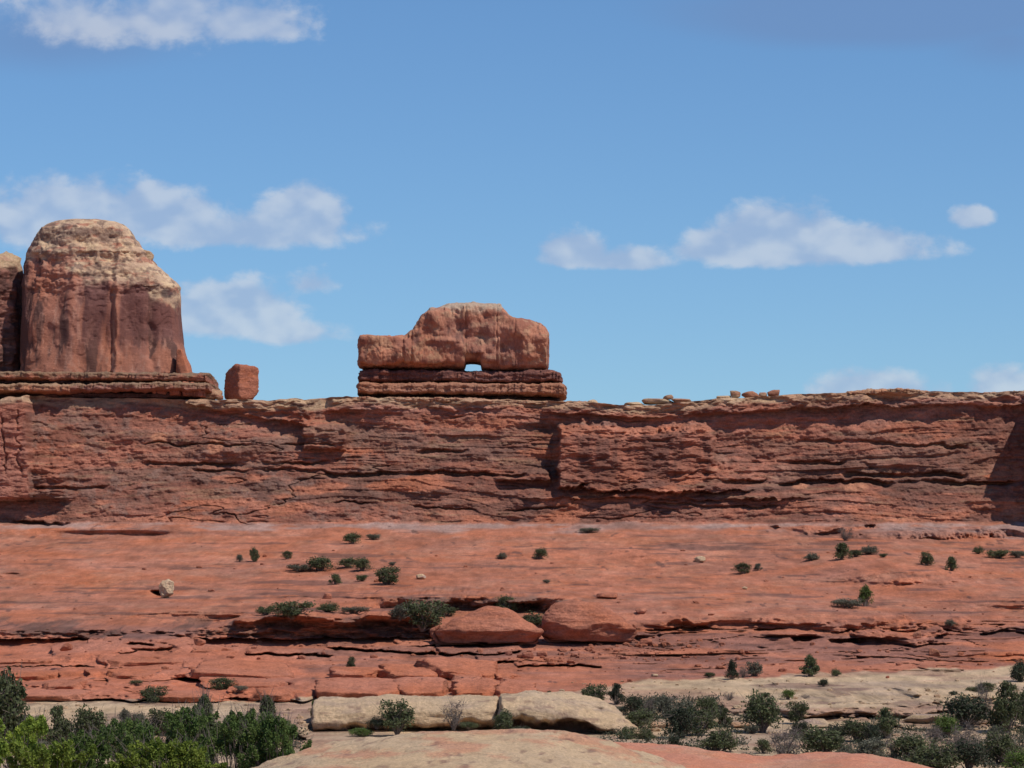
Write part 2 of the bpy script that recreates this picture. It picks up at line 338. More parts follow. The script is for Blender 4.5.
# pigment of the beds
def N(lr, lc, o=4, r=.55, seed=0): return G(lr, lc, o, r, seed)
ragv = e1 * 1.0 + N(2, 9, 3, .5, 90) * 1.6
pig = np.broadcast_to(RED, V0.shape + (3,)).copy()
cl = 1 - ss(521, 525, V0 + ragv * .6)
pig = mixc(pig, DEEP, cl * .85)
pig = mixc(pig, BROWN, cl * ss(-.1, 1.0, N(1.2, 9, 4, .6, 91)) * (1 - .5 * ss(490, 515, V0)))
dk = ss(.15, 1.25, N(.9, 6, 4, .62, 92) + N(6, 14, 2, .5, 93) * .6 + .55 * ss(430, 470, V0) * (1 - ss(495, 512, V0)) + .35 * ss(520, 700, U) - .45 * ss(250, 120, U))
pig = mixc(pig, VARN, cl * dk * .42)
fs_ = N(.28, 2.4, 4, .65, 130); pig = mixc(pig, VARN * 1.2, cl * ss(.5, 1.5, fs_ + .3 * ss(440, 480, V0)) * .42); pig = mixc(pig, TAN * .8, cl * ss(.9, 1.7, -fs_) * .45)
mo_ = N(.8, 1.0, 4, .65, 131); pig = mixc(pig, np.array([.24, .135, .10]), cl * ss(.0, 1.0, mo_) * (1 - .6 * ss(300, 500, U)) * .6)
pig = mixc(pig, RED, cl * ss(.7, 1.5, N(1.0, 5, 4, .55, 94) + .35 * ss(490, 515, V0)) * .75)
pig = mixc(pig, MAUVE * 1.25, cl * (1 - ss(415, 440, V0)) * ss(-.2, .9, N(1.5, 8, 3, .5, 95)) * .4)
for (uc, vc, ru, rv) in ((160, 438, 9, 5), (217, 447, 9, 7), (75, 446, 6, 3), (855, 487, 12, 4), (800, 486, 9, 3)):
    pig = mixc(pig, ORANGE, ss(1.2, .7, np.hypot((U - uc) / ru, (V0 - vc) / rv) + e1 * .15) * .8)
# vertical dark drips on the projecting block and buttress
drip = ss(-.1, .9, gnoise(rows_m, colx, 9, .9, 4, .6, 96))
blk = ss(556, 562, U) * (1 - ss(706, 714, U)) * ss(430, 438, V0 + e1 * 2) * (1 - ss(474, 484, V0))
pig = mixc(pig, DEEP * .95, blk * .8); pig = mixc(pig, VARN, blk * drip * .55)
topb = ss(556, 562, U) * (1 - ss(700, 716, U)) * ss(423, 426, V0) * (1 - ss(431, 438, V0 + e1 * 2)); pig = mixc(pig, RED, topb * .8)  # topb paints the block's sunlit top band into the pigment
bl2 = (1 - ss(30, 34, U)) * (1 - ss(498, 502, V0)) * ss(404, 414, V0); pig = mixc(pig, DEEP * 1.15, bl2 * .8); pig = mixc(pig, VARN, bl2 * drip * .35)
# tan cap rock
capw = (1 - ss(405, 410, V0 + N(1, 5, 3, .6, 97) * 2.0 - 4.0 * np.exp(-((U - 250) / 60) ** 2))) 
pig = mixc(pig, TAN, capw * .9); pig = mixc(pig, CREAM, capw * ss(0, .9, N(.7, 3, 4, .6, 98) + .6 * ss(540, 700, U) * .4 + .7 * np.exp(-((U - 310) / 40) ** 2) - .5) * .6)
pig = mixc(pig, VARN * 1.6, capw * ss(.9, 1.8, N(.5, 2.5, 4, .6, 99)) * .8)
# pale layer at the foot of the wall
pb = ss(522, 525, V0 + ragv * .5) * (1 - ss(529, 535, V0 + ragv + 3 * ss(600, 900, U) * 0 - 5 * ss(780, 900, U)))
pig = mixc(pig, PALE, pb * ss(-1.2, .6, N(.7, 5, 4, .6, 100)) * .85); pig = mixc(pig, MAUVE, pb * ss(.4, 1.4, N(.6, 4, 4, .6, 101)) * .8)
# slope
sl_ = wsl
ocp = ss(634, 638, V0 - .0 * U + np.abs(U - 150) * .045 - 3) * (1 - ss(296, 312, U)) + 0
pig = mixc(pig, np.array([.53, .160, .072]), np.clip(ocp, 0, 1))
pig = mixc(pig, RED * 1.12, sl_ * ss(-.2, 1, N(1.5, 12, 3, .5, 102)) * .15)
pig = mixc(pig, np.array([.37, .135, .075]), sl_ * ss(.1, 1.3, N(.45, 5, 5, .72, 103) + .5 * (1 - ss(540, 560, V0))) * .75)
pig = mixc(pig, np.array([.45, .215, .125]), sl_ * ss(.2, 1.2, N(.5, 2, 5, .75, 104)) * .28)
pig = mixc(pig, np.array([.15, .075, .06]), sl_ * ss(1.15, 1.9, N(.30, 5, 4, .65, 105) + .15 + .4 * ss(620, 606, V0) * ss(585, 600, V0)) * .65)
st_ = ss(620, 632, V0 + ragv) * (1 - ss(676, 684, V0)) * (1 - .8 * np.clip(ocp, 0, 1))
pig = mixc(pig, np.array([.30, .125, .085]), st_ * ss(-.5, .8, N(.5, 8, 4, .6, 106) + .4 * ss(660, 640, V0)) * .8)
pig = mixc(pig, VARN * 1.3, st_ * ss(.7, 1.6, N(.5, 6, 4, .6, 107) + .35 * ss(600, 760, U)) * (1 - ss(656, 664, V0)) * .65)
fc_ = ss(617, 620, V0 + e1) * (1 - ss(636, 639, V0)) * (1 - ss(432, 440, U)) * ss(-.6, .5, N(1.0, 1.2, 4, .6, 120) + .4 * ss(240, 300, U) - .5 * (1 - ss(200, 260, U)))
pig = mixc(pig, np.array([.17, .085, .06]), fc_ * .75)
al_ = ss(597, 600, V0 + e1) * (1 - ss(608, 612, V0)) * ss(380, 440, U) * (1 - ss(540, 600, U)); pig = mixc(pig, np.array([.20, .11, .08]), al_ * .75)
# pale bench
crU = np.interp(U[rowsv.searchsorted(690)], [-100, 300, 330, 545, 600, 660, 760, 1100], [701, 701, 697, 694, 684, 678, 676, 670])
cw = ss(-1.2, 1.2, V0 + ragv * .8 - crU[None, :])
pig = mixc(pig, CREAM, cw); pig = mixc(pig, np.array([.40, .27, .19]), cw * ss(.1, 1.2, N(.5, 8, 4, .6, 108)) * .6)
pig = mixc(pig, np.array([.44, .24, .15]), cw * ss(.4, 1.3, N(.8, 9, 4, .6, 109) + .4 * ss(715, 735, V0)) * .7)
pig = mixc(pig, VARN * 1.8, cw * ss(1.0, 1.8, N(.35, 4, 4, .6, 110) + .4 * ss(705, 725, V0)) * .6)
pig *= (1 + .09 * N(.3, 1.2, 3, .6, 111) + .07 * N(.2, .35, 2, .6, 112))[..., None]
pig = mixc(pig, VARN * 1.4, (1 - wc) * ss(1.9, 2.5, N(.22, .45, 2, .6, 113) + .3 * N(2, 6, 2, .5, 114)) * .7)
pig = np.clip(pig, .02, .7)

TZ = Yb * bt(V)
VV = np.stack([np.broadcast_to(colx, V.shape), Y, TZ], -1)
ex = []
for dY, dz in ((1400, -3), (300, -1.5), (60, -.7), (14, -.35), (3, -.18)):     # flat top of the mesa running back
    r_ = VV[0].copy(); r_[:, 1] = Yb[0] + dY; r_[:, 2] = TZ[0] + dz; ex.append(r_)
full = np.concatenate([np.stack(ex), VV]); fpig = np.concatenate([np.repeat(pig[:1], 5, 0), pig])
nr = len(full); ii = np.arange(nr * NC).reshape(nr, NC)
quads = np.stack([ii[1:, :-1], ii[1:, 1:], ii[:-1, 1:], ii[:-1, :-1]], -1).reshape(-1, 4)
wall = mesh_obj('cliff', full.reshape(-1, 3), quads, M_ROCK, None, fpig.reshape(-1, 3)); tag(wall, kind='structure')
SU, SV = proj(VV[..., 0], VV[..., 1], VV[..., 2])
def pick(px, py):
    j0, j1 = max(0, int((px - 512) / F * 225 * 0 + np.searchsorted(colx, (px - 512) / F * 460 if px < 512 else (px - 512) / F * 225) - 5)), int(np.searchsorted(colx, (px - 512) / F * 225 if px < 512 else (px - 512) / F * 460) + 5)
    d = (SU[:, j0:j1] - px) ** 2 + (SV[:, j0:j1] - py) ** 2
    k = np.argwhere(d < max(d.min() * 1.5, .8)); ys = VV[:, j0:j1][k[:, 0], k[:, 1]]
    return ys[ys[:, 1].argmin()].astype(float)

# ------------------------------------------------------------------ ground towards the camera
gy = np.concatenate([[-3000, -600, -100, -20], np.arange(0, 232, 2.0), [236.]])
gx = np.concatenate([[-2500, -900, -300], np.arange(-120, 121, 2.0), [300, 900, 2500]])
GX, GY = np.meshgrid(gx, gy)
zb = float(bt(780) * 229)
GZ = np.interp(GY, [-100, 0, 40, 75, 120, 200, 229, 240], [-1.7, -1.7, -3.9, -4.6, -10.0, -11.2, zb - .15, zb - .6])
GZ += fbm(np.stack([GX.ravel() * .06, GY.ravel() * .06, 0 * GX.ravel()], 1), 4).reshape(GX.shape) * .35 * ss(5, 20, GY) * (1 - ss(215, 229, GY))
k = np.arange(GX.size).reshape(GX.shape)
gp = np.broadcast_to(np.array([.36, .20, .13]), (GX.size, 3)) * (1 + .15 * fbm(np.stack([GX.ravel() * .3, GY.ravel() * .3, 0 * GX.ravel()], 1), 3))[:, None]
tag(mesh_obj('ground', np.stack([GX, GY, GZ], -1).reshape(-1, 3), np.stack([k[:-1, :-1], k[:-1, 1:], k[1:, 1:], k[1:, :-1]], -1).reshape(-1, 4), M_NEAR, None, gp), kind='structure')

def mound(name, ridge, Yr, kf, kb, px0, px1, pigf):
    xs = np.arange(P(px0, 750, Yr)[0], P(px1, 750, Yr)[0], .07); ys = np.arange(Yr - 16, Yr + 20, .12)
    X, YY = np.meshgrid(xs, ys)
    pxr = 512 + F * X / Yr
    zr = np.interp(pxr, [a for a, b in ridge], [P(a, b, Yr)[2] for a, b in ridge])
    kern = np.hanning(41); kern /= kern.sum(); zr = np.stack([np.convolve(np.pad(zr[0], 20, 'edge'), kern, 'valid')] * len(ys))
    dy = YY - Yr - 3.0 * fbm(np.stack([X.ravel() * .08, 0 * X.ravel(), 0 * X.ravel() + Yr], 1), 2).reshape(X.shape)
    Z = zr - np.where(dy < 0, kf * dy ** 2, kb * dy ** 2) 
    p = np.stack([X.ravel(), YY.ravel(), 0 * X.ravel()], 1)
    n = fbm(p * .35, 5, .5, 3).reshape(X.shape); strat = fbm(np.stack([X.ravel() * .25, YY.ravel() * 1.3, Z.ravel() * 3], 1), 4, .55, 5).reshape(X.shape)
    Z = Z + n * .12 + strat * .07 + .035 * fbm(p * 1.6, 4, .65, 21).reshape(X.shape) - .10 * np.exp(-(fbm(p * np.array([.12, .5, 1]), 3, .5, 9).reshape(X.shape) / .03) ** 2)
    Z = np.maximum(Z, -11.5)
    k = np.arange(X.size).reshape(X.shape)
    o = mesh_obj(name, np.stack([X, YY, Z], -1).reshape(-1, 3), np.stack([k[:-1, :-1], k[:-1, 1:], k[1:, 1:], k[1:, :-1]], -1).reshape(-1, 4), M_NEAR, None, pigf(X.ravel(), YY.ravel(), Z.ravel(), pxr.ravel()))
    tag(o, kind='structure'); return o
def pig_a(X, YY, Z, px):
    n = fbm(np.stack([X * .5, YY * .25, Z * 4], 1), 5, .6, 11); c = np.broadcast_to(CREAM * .97, (len(X), 3)).copy()
    c = mixc(c, np.array([.54, .25, .135]), .85 * ss(-.10, .35, n + .55 * np.exp(-((px - 560) / 90) ** 2) * (YY > 84) - .2)); c = mixc(c, VARN * 2, ss(.35, .7, fbm(np.stack([X * 2.2, YY * .9, Z * 5], 1), 4, .6, 12)) * .6); return c
def pig_b(X, YY, Z, px):
    n = fbm(np.stack([X * .5, YY * .25, Z * 4], 1), 5, .6, 13); c = np.broadcast_to(np.array([.55, .205, .11]), (len(X), 3)).copy()
    return mixc(c, np.array([.50, .27, .16]), ss(.1, .6, n) * .5)
mound('foreground_rock', [(200, 800), (270, 760), (313, 746), (350, 740), (400, 735.5), (440, 731), (475, 729.5), (520, 730), (560, 734), (600, 743), (640, 754), (680, 768), (760, 800)], 86, .010, .03, 180, 800, pig_a)
mound('foreground_rock', [(380, 775), (480, 752), (560, 744), (610, 742.5), (660, 744), (700, 749), (730, 757), (764, 760), (800, 756), (835, 753), (870, 756), (920, 767), (1000, 790)], 112, .004, .02, 360, 1060, pig_b)

# ------------------------------------------------------------------ rocks
def ring_se(n, e):
    a = np.linspace(0, 2 * math.pi, 721); x = np.sign(np.cos(a)) * np.abs(np.cos(a)) ** (2 / e); y = np.sign(np.sin(a)) * np.abs(np.sin(a)) ** (2 / e)
    L = np.concatenate([[0], np.cumsum(np.hypot(np.diff(x), np.diff(y)))]); t = np.linspace(0, L[-1], n + 1)[:-1]
    return np.interp(t, L, x), np.interp(t, L, y)
def grid_mesh(rings):                        # rings (k,n,3) -> verts, quads with fan caps
    k, n, _ = rings.shape; V_ = rings.reshape(-1, 3); i = np.arange(k * n).reshape(k, n); j = np.roll(i, -1, 1)
    q = np.stack([i[:-1], j[:-1], j[1:], i[1:]], -1).reshape(-1, 4)
    V_ = np.concatenate([V_, rings[0].mean(0)[None], rings[-1].mean(0)[None]]); a, b = k * n, k * n + 1
    t = np.concatenate([np.stack([j[0], i[0], np.full(n, a)], -1), np.stack([i[-1], j[-1], np.full(n, b)], -1)])
    return V_, [q, t]
def vnorm(V_, Fc):
    N_ = np.zeros_like(V_)
    for f in Fc:
        a, b, c = V_[f[:, 0]], V_[f[:, 1]], V_[f[:, 2]]; nn = np.cross(b - a, c - a)
        for s in range(f.shape[1]): np.add.at(N_, f[:, s], nn)
    N_ /= np.linalg.norm(N_, axis=1)[:, None] + 1e-9
    return N_
def rough(V_, Fc, amp, sc=(1, 1, 1), seed=0, octs=5, r=.55, strata=0, sz=2.0, flip=1):
    N_ = vnorm(V_, Fc) * flip
    c = V_ - V_.mean(0)
    if (N_ * c).sum() < 0: N_ = -N_
    d = amp * fbm(V_ * np.array(sc), octs, r, seed)
    if strata:
        zz = V_[:, 2] * sz + .7 * fbm(V_ * .25, 2, .5, seed + 3); d = d + strata * (np.abs((zz % 1) - .5) * 2) ** .5 * ss(-.6, .5, fbm(V_ * np.array([.3, .3, .8]), 2, .5, seed + 4)) - strata * .5
    return V_ + N_ * d[:, None]
def fix_faces(V_, Fc):
    N_ = vnorm(V_, Fc); c = V_ - V_.mean(0)
    return [f[:, ::-1] for f in Fc] if (N_ * c).sum() < 0 else Fc
def interp_st(st, n):
    st = np.array(st, float); L = np.concatenate([[0], np.cumsum(np.hypot(np.diff(st[:, 0]), np.diff(st[:, 1:]).sum(1) if False else np.abs(np.diff(st[:, 1])) * .7))])
    t = np.linspace(0, L[-1], n); return np.stack([np.interp(t, L, st[:, k]) for k in range(st.shape[1])], 1)
def loft_x(st, Yc, hd, e=3.2, n=None, m=64, endr=6):
    """stations (px, top row, bottom row) swept left to right; hd half depth in metres"""
    n = n or int((st[-1][0] - st[0][0]) * 1.2) + 20; S = interp_st(st, n); cx, cz = ring_se(m, e); rings = []
    for s in S:
        top, bot = P(s[0], s[1], Yc), P(s[0], s[2], Yc); de = min(s[0] - S[0, 0], S[-1, 0] - s[0]) / endr
        q = math.sqrt(max(0.0, 1 - (1 - min(1, de)) ** 2)); h = hd * (.35 + .65 * q) * (s[3] if len(s) > 3 else 1); vz = .82 + .18 * q
        zc, hz = (top[2] + bot[2]) / 2, (top[2] - bot[2]) / 2 * vz
        rings.append(np.stack([np.full(m, top[0]), Yc + cx * h, zc + cz * hz], 1))
    return grid_mesh(np.array(rings))
def loft_z(lv, Yc, dr, e=2.8, n=None, m=160, closed=4):
    """levels (row, left px, right px) from foot to crown; dr depth/width ratio"""
    n = n or int((lv[0][0] - lv[-1][0]) * 1.1) + 12; L = np.array(lv, float); t = np.linspace(L[0, 0], L[-1, 0], n)
    cx, cy = ring_se(m, e); rings = []
    xl = np.interp(-t, -L[:, 0], L[:, 1]); xr = np.interp(-t, -L[:, 0], L[:, 2]); W0 = (P(L[0, 2], L[0, 0], Yc) - P(L[0, 1], L[0, 0], Yc))[0]
    for v, a, b in zip(t, xl, xr):
        pa, pb_ = P(a, v, Yc), P(b, v, Yc); h = (pb_[0] - pa[0]) / 2
        rings.append(np.stack([(pa[0] + pb_[0]) / 2 + cx * h, Yc + cy * h * dr, np.full(m, pa[2])], 1))
    last = rings[-1]; c = last.mean(0)
    for s in (.8, .55, .3): rings.append(c + (last - c) * s + np.array([0, 0, .15 * (1 - s)]))
    return grid_mesh(np.array(rings))
def ico(n):
    import bmesh
    b = bmesh.new(); bmesh.ops.create_icosphere(b, subdivisions=n, radius=1); V_ = np.array([v.co[:] for v in b.verts]); f = np.array([[v.index for v in q.verts] for q in b.faces]); b.free(); return V_, f
_ICO = {k: ico(k) for k in (2, 3, 4, 5)}
def facet(dirs, planes, sharp=22):
    q = np.maximum((dirs @ planes[:, :3].T) / planes[:, 3], 1e-3); return dirs / ((q ** sharp).sum(1) ** (1 / sharp))[:, None]
def rnd_planes(seed, k=11):
    r = np.random.default_rng(seed); n = r.normal(size=(k, 3)); n /= np.linalg.norm(n, axis=1)[:, None]
    b = np.array([[1, 0, 0], [-1, 0, 0], [0, 1, 0], [0, -1, 0], [0, 0, 1], [0, 0, -1]]); n = np.concatenate([n, b + r.normal(size=b.shape) * .2]); n /= np.linalg.norm(n, axis=1)[:, None]
    return np.concatenate([n, r.uniform(.75, 1.05, (len(n), 1))], 1)
def colored(V_, base, alt, seed=0, amt=.7, sc=(.6, .6, 2.0)):
    n = fbm(V_ * np.array(sc), 4, .6, seed); c = np.broadcast_to(base, (len(V_), 3)).copy(); c = mixc(c, alt, ss(-.1, .5, n) * amt); return np.clip(c * (1 + .12 * fbm(V_ * 2.5, 3, .6, seed + 1))[:, None], .02, .75)
def boulder(name, px, py, wpx, hpx, label, cat='boulder', base=DEEP, alt=RED, seed=0, sub=4, depth=.8, group=None, pos=None, sharp=22, sink=.1, amp=.05, planes=None):
    """px, py: middle of its foot"""
    p = pick(px, py) if pos is None else np.array(pos, float)
    m = p[1] / F; W_, H_ = wpx * m / 2, hpx * m / 2 / (1 - sink / 2)
    d, f = _ICO[sub]; V_ = facet(d, rnd_planes(seed) if planes is None else planes, sharp); V_ = V_ / np.array([(V_[:, 0].max() - V_[:, 0].min()) / 2, (V_[:, 1].max() - V_[:, 1].min()) / 2, (V_[:, 2].max() - V_[:, 2].min()) / 2])
    V_ = V_ * np.array([W_, W_ * depth, H_]); V_ = rough(V_, [f], amp * min(W_, H_), (2 / W_, 2 / W_, 3 / H_), seed)
    V_ = V_ + p + np.array([0, W_ * depth * .6, H_ * (1 - sink)])
    o = mesh_obj(name, V_, fix_faces(V_, [f]), M_ROCK, None, colored(V_, base, alt, seed), True, loc=p); tag(o, label, cat, group); return o

# --- the big butte on the left
YB = 463
lv = [(377, 20, 191), (372, 21, 190), (366, 22, 189), (360, 21, 186), (345, 22, 182), (320, 22, 180.5), (300, 22.5, 180.5), (288, 23, 179), (283, 23, 175), (276, 23.5, 168), (272, 24, 163), (266, 25, 155), (259, 25.5, 151), (254, 27, 150),
      (248, 30, 141), (242, 34, 138), (236, 37, 133), (230, 42, 128), (226, 48, 124), (222, 55, 116), (220.5, 64, 100)]
Vb, Fb = loft_z(lv, YB, .62, 3.0, n=210, m=420)
Fb = fix_faces(Vb, Fb)
u_, v_ = proj(Vb[:, 0], Vb[:, 1], Vb[:, 2]); u_ = 512 + F * Vb[:, 0] / YB; v_ = proj(0 * Vb[:, 0], 0 * Vb[:, 0] + YB, Vb[:, 2])[1]
N_ = vnorm(Vb, Fb)
bulge = fbm(Vb * np.array([.11, .11, .07]), 3, .5, 31) * 1.3 + np.round(fbm(Vb * np.array([.22, .22, .12]), 3, .5, 37) * 4) * .10 + fbm(Vb * np.array([.45, .45, .25]), 4, .5, 32) * (.12 + .12 * (v_ < 290)) + fbm(Vb * np.array([1.3, 1.3, .9]), 4, .6, 33) * (.03 + .07 * (v_ < 290))
low = ss(292, 300, v_ + 8 * fbm(Vb * .25, 3, .5, 34))
cap_beds = (1 - low) * (.34 * (np.abs((Vb[:, 2] * .42 + .4 * fbm(Vb * .15, 2, .5, 35)) % 1 - .5) * 2) ** .6 + fbm(Vb * np.array([.5, .5, .8]), 4, .6, 36) * .34 - .15)
def groove(px, w0, dep, wob=1.5): return -dep * np.exp(-((u_ - px - wob * fbm(np.stack([Vb[:, 2] * .3, 0 * u_, 0 * u_ + px], 1), 3)) / w0) ** 2)
front = (Vb[:, 1] < YB)
gr = (groove(116, 1.2, .35, 2.5) * ss(280, 300, v_) - groove(121, 2.2, .45, 2) + groove(156, 4, .5, 5) + groove(86, 7, .35, 4) + groove(60, 9, .35, 4)) * front
lat = (1 - .75 * ss(.55, .95, np.abs(N_[:, 0]))) * (1 - .85 * ss(.35, .8, N_[:, 2])) * (1 - .6 * ss(235, 222, v_))      # keep the measured outline
Vb = Vb + N_ * ((bulge + gr) * lat + cap_beds * (.2 + .8 * lat))[:, None]
cb_ = np.broadcast_to(np.array([.36, .132, .074]), (len(Vb), 3)).copy()
st1 = fbm(Vb * np.array([.34, .34, .05]), 5, .6, 41); st2 = fbm(Vb * np.array([1.6, 1.6, .12]), 4, .6, 42)
cb_ = mixc(cb_, VARN * 1.05, ss(-.14, .16, st1 * 1.2 + .42 * np.exp(-((u_ - 96) / 16) ** 2) * ss(365, 330, v_) + .36 * np.exp(-((u_ - 138) / 16) ** 2) * ss(360, 320, v_) + .3 * np.exp(-((u_ - 165) / 9) ** 2) * ss(305, 318, v_) * ss(350, 335, v_) - .45 * np.exp(-((u_ - 48) / 22) ** 2) - .18 * ss(335, 372, v_)) * .88)
cb_ = mixc(cb_, np.array([.46, .26, .17]), np.exp(-((u_ - 118 - 1.5 * st2) / 1.5) ** 2) * ss(282, 300, v_) * .7)
cb_ = mixc(cb_, np.array([.42, .19, .12]), ss(.1, .4, st2 - .12) * .7)
pm = ss(70, 78, u_ + 4 * st2) * (1 - ss(150, 156, u_ + 4 * st1)) * ss(282, 294, v_) * ss(372, 330, v_ + 25 * st1) * ss(-.55, -.15, st1) + ss(152, 160, u_) * ss(304, 312, v_ + 6 * st1) * ss(352, 336, v_ + 8 * st1)
cb_ = mixc(cb_, np.array([.175, .066, .052]), np.clip(pm, 0, 1) * (1 - .8 * np.exp(-((u_ - 119 - 2 * st2) / 2.2) ** 2)) * .82)
capl = 1 - ss(-5, 5, v_ - np.interp(u_ + 7 * fbm(Vb * .35, 4, .6, 48), [20, 55, 68, 78, 90, 100, 116, 128, 150, 158, 175, 182], [262, 262, 266, 278, 286, 290, 286, 284, 283, 306, 310, 305]) + 6 * fbm(Vb * .5, 4, .6, 43))
pc = mixc(np.broadcast_to(np.array([.46, .29, .18]), cb_.shape).copy(), CREAM * 1.05, ss(-.2, .5, fbm(Vb * np.array([.5, .5, .9]), 4, .6, 44)))
pc = mixc(pc, np.array([.40, .17, .10]), ss(.1, .5, fbm(Vb * np.array([.4, .4, 1.3]), 4, .6, 45) + .5 * np.exp(-((v_ - 262) / 5) ** 2) - .12))
pc = mixc(pc, np.array([.17, .10, .075]), ss(.0, .5, fbm(Vb * np.array([.8, .8, 1.0]), 4, .6, 46) + .32 * np.exp(-((v_ - 236) / 7) ** 2) + .15 * (u_ < 60)) * .75)
cb_ = cb_ * (1 - capl[:, None]) + pc * capl[:, None]
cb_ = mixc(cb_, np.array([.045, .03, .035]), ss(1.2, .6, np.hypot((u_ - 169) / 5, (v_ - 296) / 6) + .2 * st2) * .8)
bt_ = empty('sandstone_butte', P(104, 376, YB)); tag(bt_, 'tall round topped red sandstone butte with dark streaks and cream crown', 'butte')
mesh_obj('tower', Vb, Fb, M_SHEER, bt_, np.clip(cb_, .02, .7))
d, f = _ICO[4]; Vs = facet(d, rnd_planes(5)); pS = P(183, 377, YB - 6); Vs = Vs * np.array([1.15, 1.5, 2.4]); Vs[:, :2] *= (1.15 - .26 * (Vs[:, 2:3] + 1)); Vs[:, 0] += .22 * (2.4 - Vs[:, 2]) - .5; Vs = rough(Vs, [f], .12, (1, 1, 1), 5) + pS + np.array([0, 0, 1.2])
mesh_obj('spur', Vs, fix_faces(Vs, [f]), M_ROCK, bt_, colored(Vs, RED, DEEP, 5))
Vs = facet(d, rnd_planes(15)); pS = P(146, 258, YB - 1); Vs = Vs * np.array([1.1, 1.3, .8]); Vs = rough(Vs, [f], .12, (1, 1, 1), 5) + pS
mesh_obj('knob', Vs, fix_faces(Vs, [f]), M_ROCK, bt_, colored(Vs, CREAM, TAN, 5))

# --- its neighbour, cut by the left edge of the picture
lv = [(377, -95, 21.5), (350, -95, 21.5), (320, -92, 21), (300, -90, 21), (284, -86, 21), (276, -80, 21), (268, -70, 20), (262, -55, 18), (260.5, -40, 12)]
Vt, Ft = loft_z(lv, YB + 3, .6, 3.4, n=130, m=260); Ft = fix_faces(Vt, Ft); N_ = vnorm(Vt, Ft); u_ = 512 + F * Vt[:, 0] / (YB + 3); v_ = proj(0 * Vt[:, 0], 0 * Vt[:, 0] + YB + 3, Vt[:, 2])[1]
Vt = Vt + N_ * ((fbm(Vt * np.array([.25, .25, .12]), 4, .5, 51) * 1.1 + fbm(Vt * np.array([.6, .6, 1.2]), 4, .6, 52) * .35 + .4 * (np.abs((Vt[:, 2] * .35) % 1 - .5) * 2) ** .6) * (1 - .7 * ss(.6, .95, N_[:, 0])))[:, None]
ct = mixc(np.broadcast_to(np.array([.25, .095, .065]), (len(Vt), 3)).copy(), VARN, ss(-.1, .4, fbm(Vt * np.array([.4, .4, .25]), 4, .6, 53)) * .8)
ct = mixc(ct, CREAM, (1 - ss(262, 276, v_ + 7 * fbm(Vt * .5, 3, .6, 54))) * .9)
ct = mixc(ct, np.array([.40, .18, .12]), ss(.25, .6, fbm(Vt * np.array([.5, .5, 1.5]), 3, .6, 55)) * .6)
tw = mesh_obj('rock_tower', Vt, Ft, M_ROCK, None, np.clip(ct, .02, .7), loc=P(0, 376, YB + 3)); tag(tw, 'lower dark rock tower cut off by the left edge beside the big butte', 'rock tower')

# --- layered ledge under both
pl_ = empty('layered_ledge', P(90, 399, 456)); tag(pl_, 'flat layered rock ledge the big butte and its neighbour stand on', 'rock ledge')
def slab(st, Yc, hd, base, alt, seed, parent, name='slab', e=3.4, amp=.16, strata=.12, m=56, top=None, n=None, sc=(.5, .5, 1.4)):
    V_, f = loft_x(st, Yc, hd, e + 1.5, n, m, 2.5)
    fr_ = np.round(fbm(np.stack([V_[:, 0] * .22, 0 * V_[:, 0], 0 * V_[:, 2] + seed], 1), 4, .6, seed) * 4) * .22 + .12 * fbm(np.stack([V_[:, 0] * .8, V_[:, 2] * 2.5, 0 * V_[:, 2] + seed], 1), 3, .6, seed)
    V_[:, 1] += (V_[:, 1] < Yc) * fr_; V_[:, 2] += .10 * fbm(np.stack([V_[:, 0] * .5, V_[:, 1] * .2, 0 * V_[:, 2] + seed], 1), 4, .6, seed)
    V_ = rough(V_, f, amp * .9, (1.1, .8, 2.0), seed, strata=strata, sz=1.3, r=.62)
    c = colored(V_, base, alt, seed)
    if top is not None:
        zz = V_[:, 2]; c = mixc(c, top, ss(.35, .75, (zz - zz.min()) / (zz.max() - zz.min()) + .25 * fbm(V_ * .8, 3, .6, seed + 9)))  # upper part takes the top colour, painting in its lit edges
    return mesh_obj(name, V_, fix_faces(V_, f), M_ROCK, parent, c)
slab([(-120, 375, 384), (30, 375, 385), (150, 376, 386), (214, 376.5, 387)], 458, 9.2, DEEP, RED, 61, pl_, top=TAN * .6)
slab([(-130, 384, 388), (210, 384.5, 389)], 459, 9.0, VARN * 1.3, VARN, 62, pl_, strata=.02)  # inset layer, shade of the recess put in as near-black colour
slab([(-130, 388, 398), (60, 386.5, 397.5), (80, 389, 398)], 456.5, 9.4, ORANGE * .9, DEEP, 63, pl_, top=TAN * .85)
slab([(72, 387, 397), (120, 386, 396), (170, 385, 395.5), (217, 386, 396)], 457, 9.2, np.array([.36, .15, .10]), DEEP, 64, pl_, top=TAN * .7)
for (a, b, c_, d_, s_) in ((170, 182, 379, 396, 65), (183, 196, 381, 396.5, 66), (193, 206, 388, 398, 67), (152, 168, 380, 396, 68)):
    slab([(a, c_, d_), (b, c_ + 1, d_)], 450.2, 1.2, DEEP, RED, s_, pl_, 'block', 4, .08, .05, 28, n=22)
slab([(-130, 396, 402), (212, 396, 403)], 459, 9.0, VARN * 1.3, VARN, 69, pl_, strata=.02)
boulder('boulder', 209, 399, 24, 11, 'rounded tan block lying at the right end of the layered ledge', base=TAN, alt=DEEP, seed=71, pos=P(209, 399, 451))
boulder('boulder', 196, 399, 13, 9, 'dark broken block under the right end of the layered ledge', base=DEEP * .8, alt=VARN, seed=73, pos=P(196, 399, 450.6)); boulder('boulder', 219.5, 400, 8, 5, 'smallest stone at the very end of the layered ledge beside the square boulder', base=TAN * .8, alt=DEEP, seed=74, pos=P(219.5, 400, 450.8))
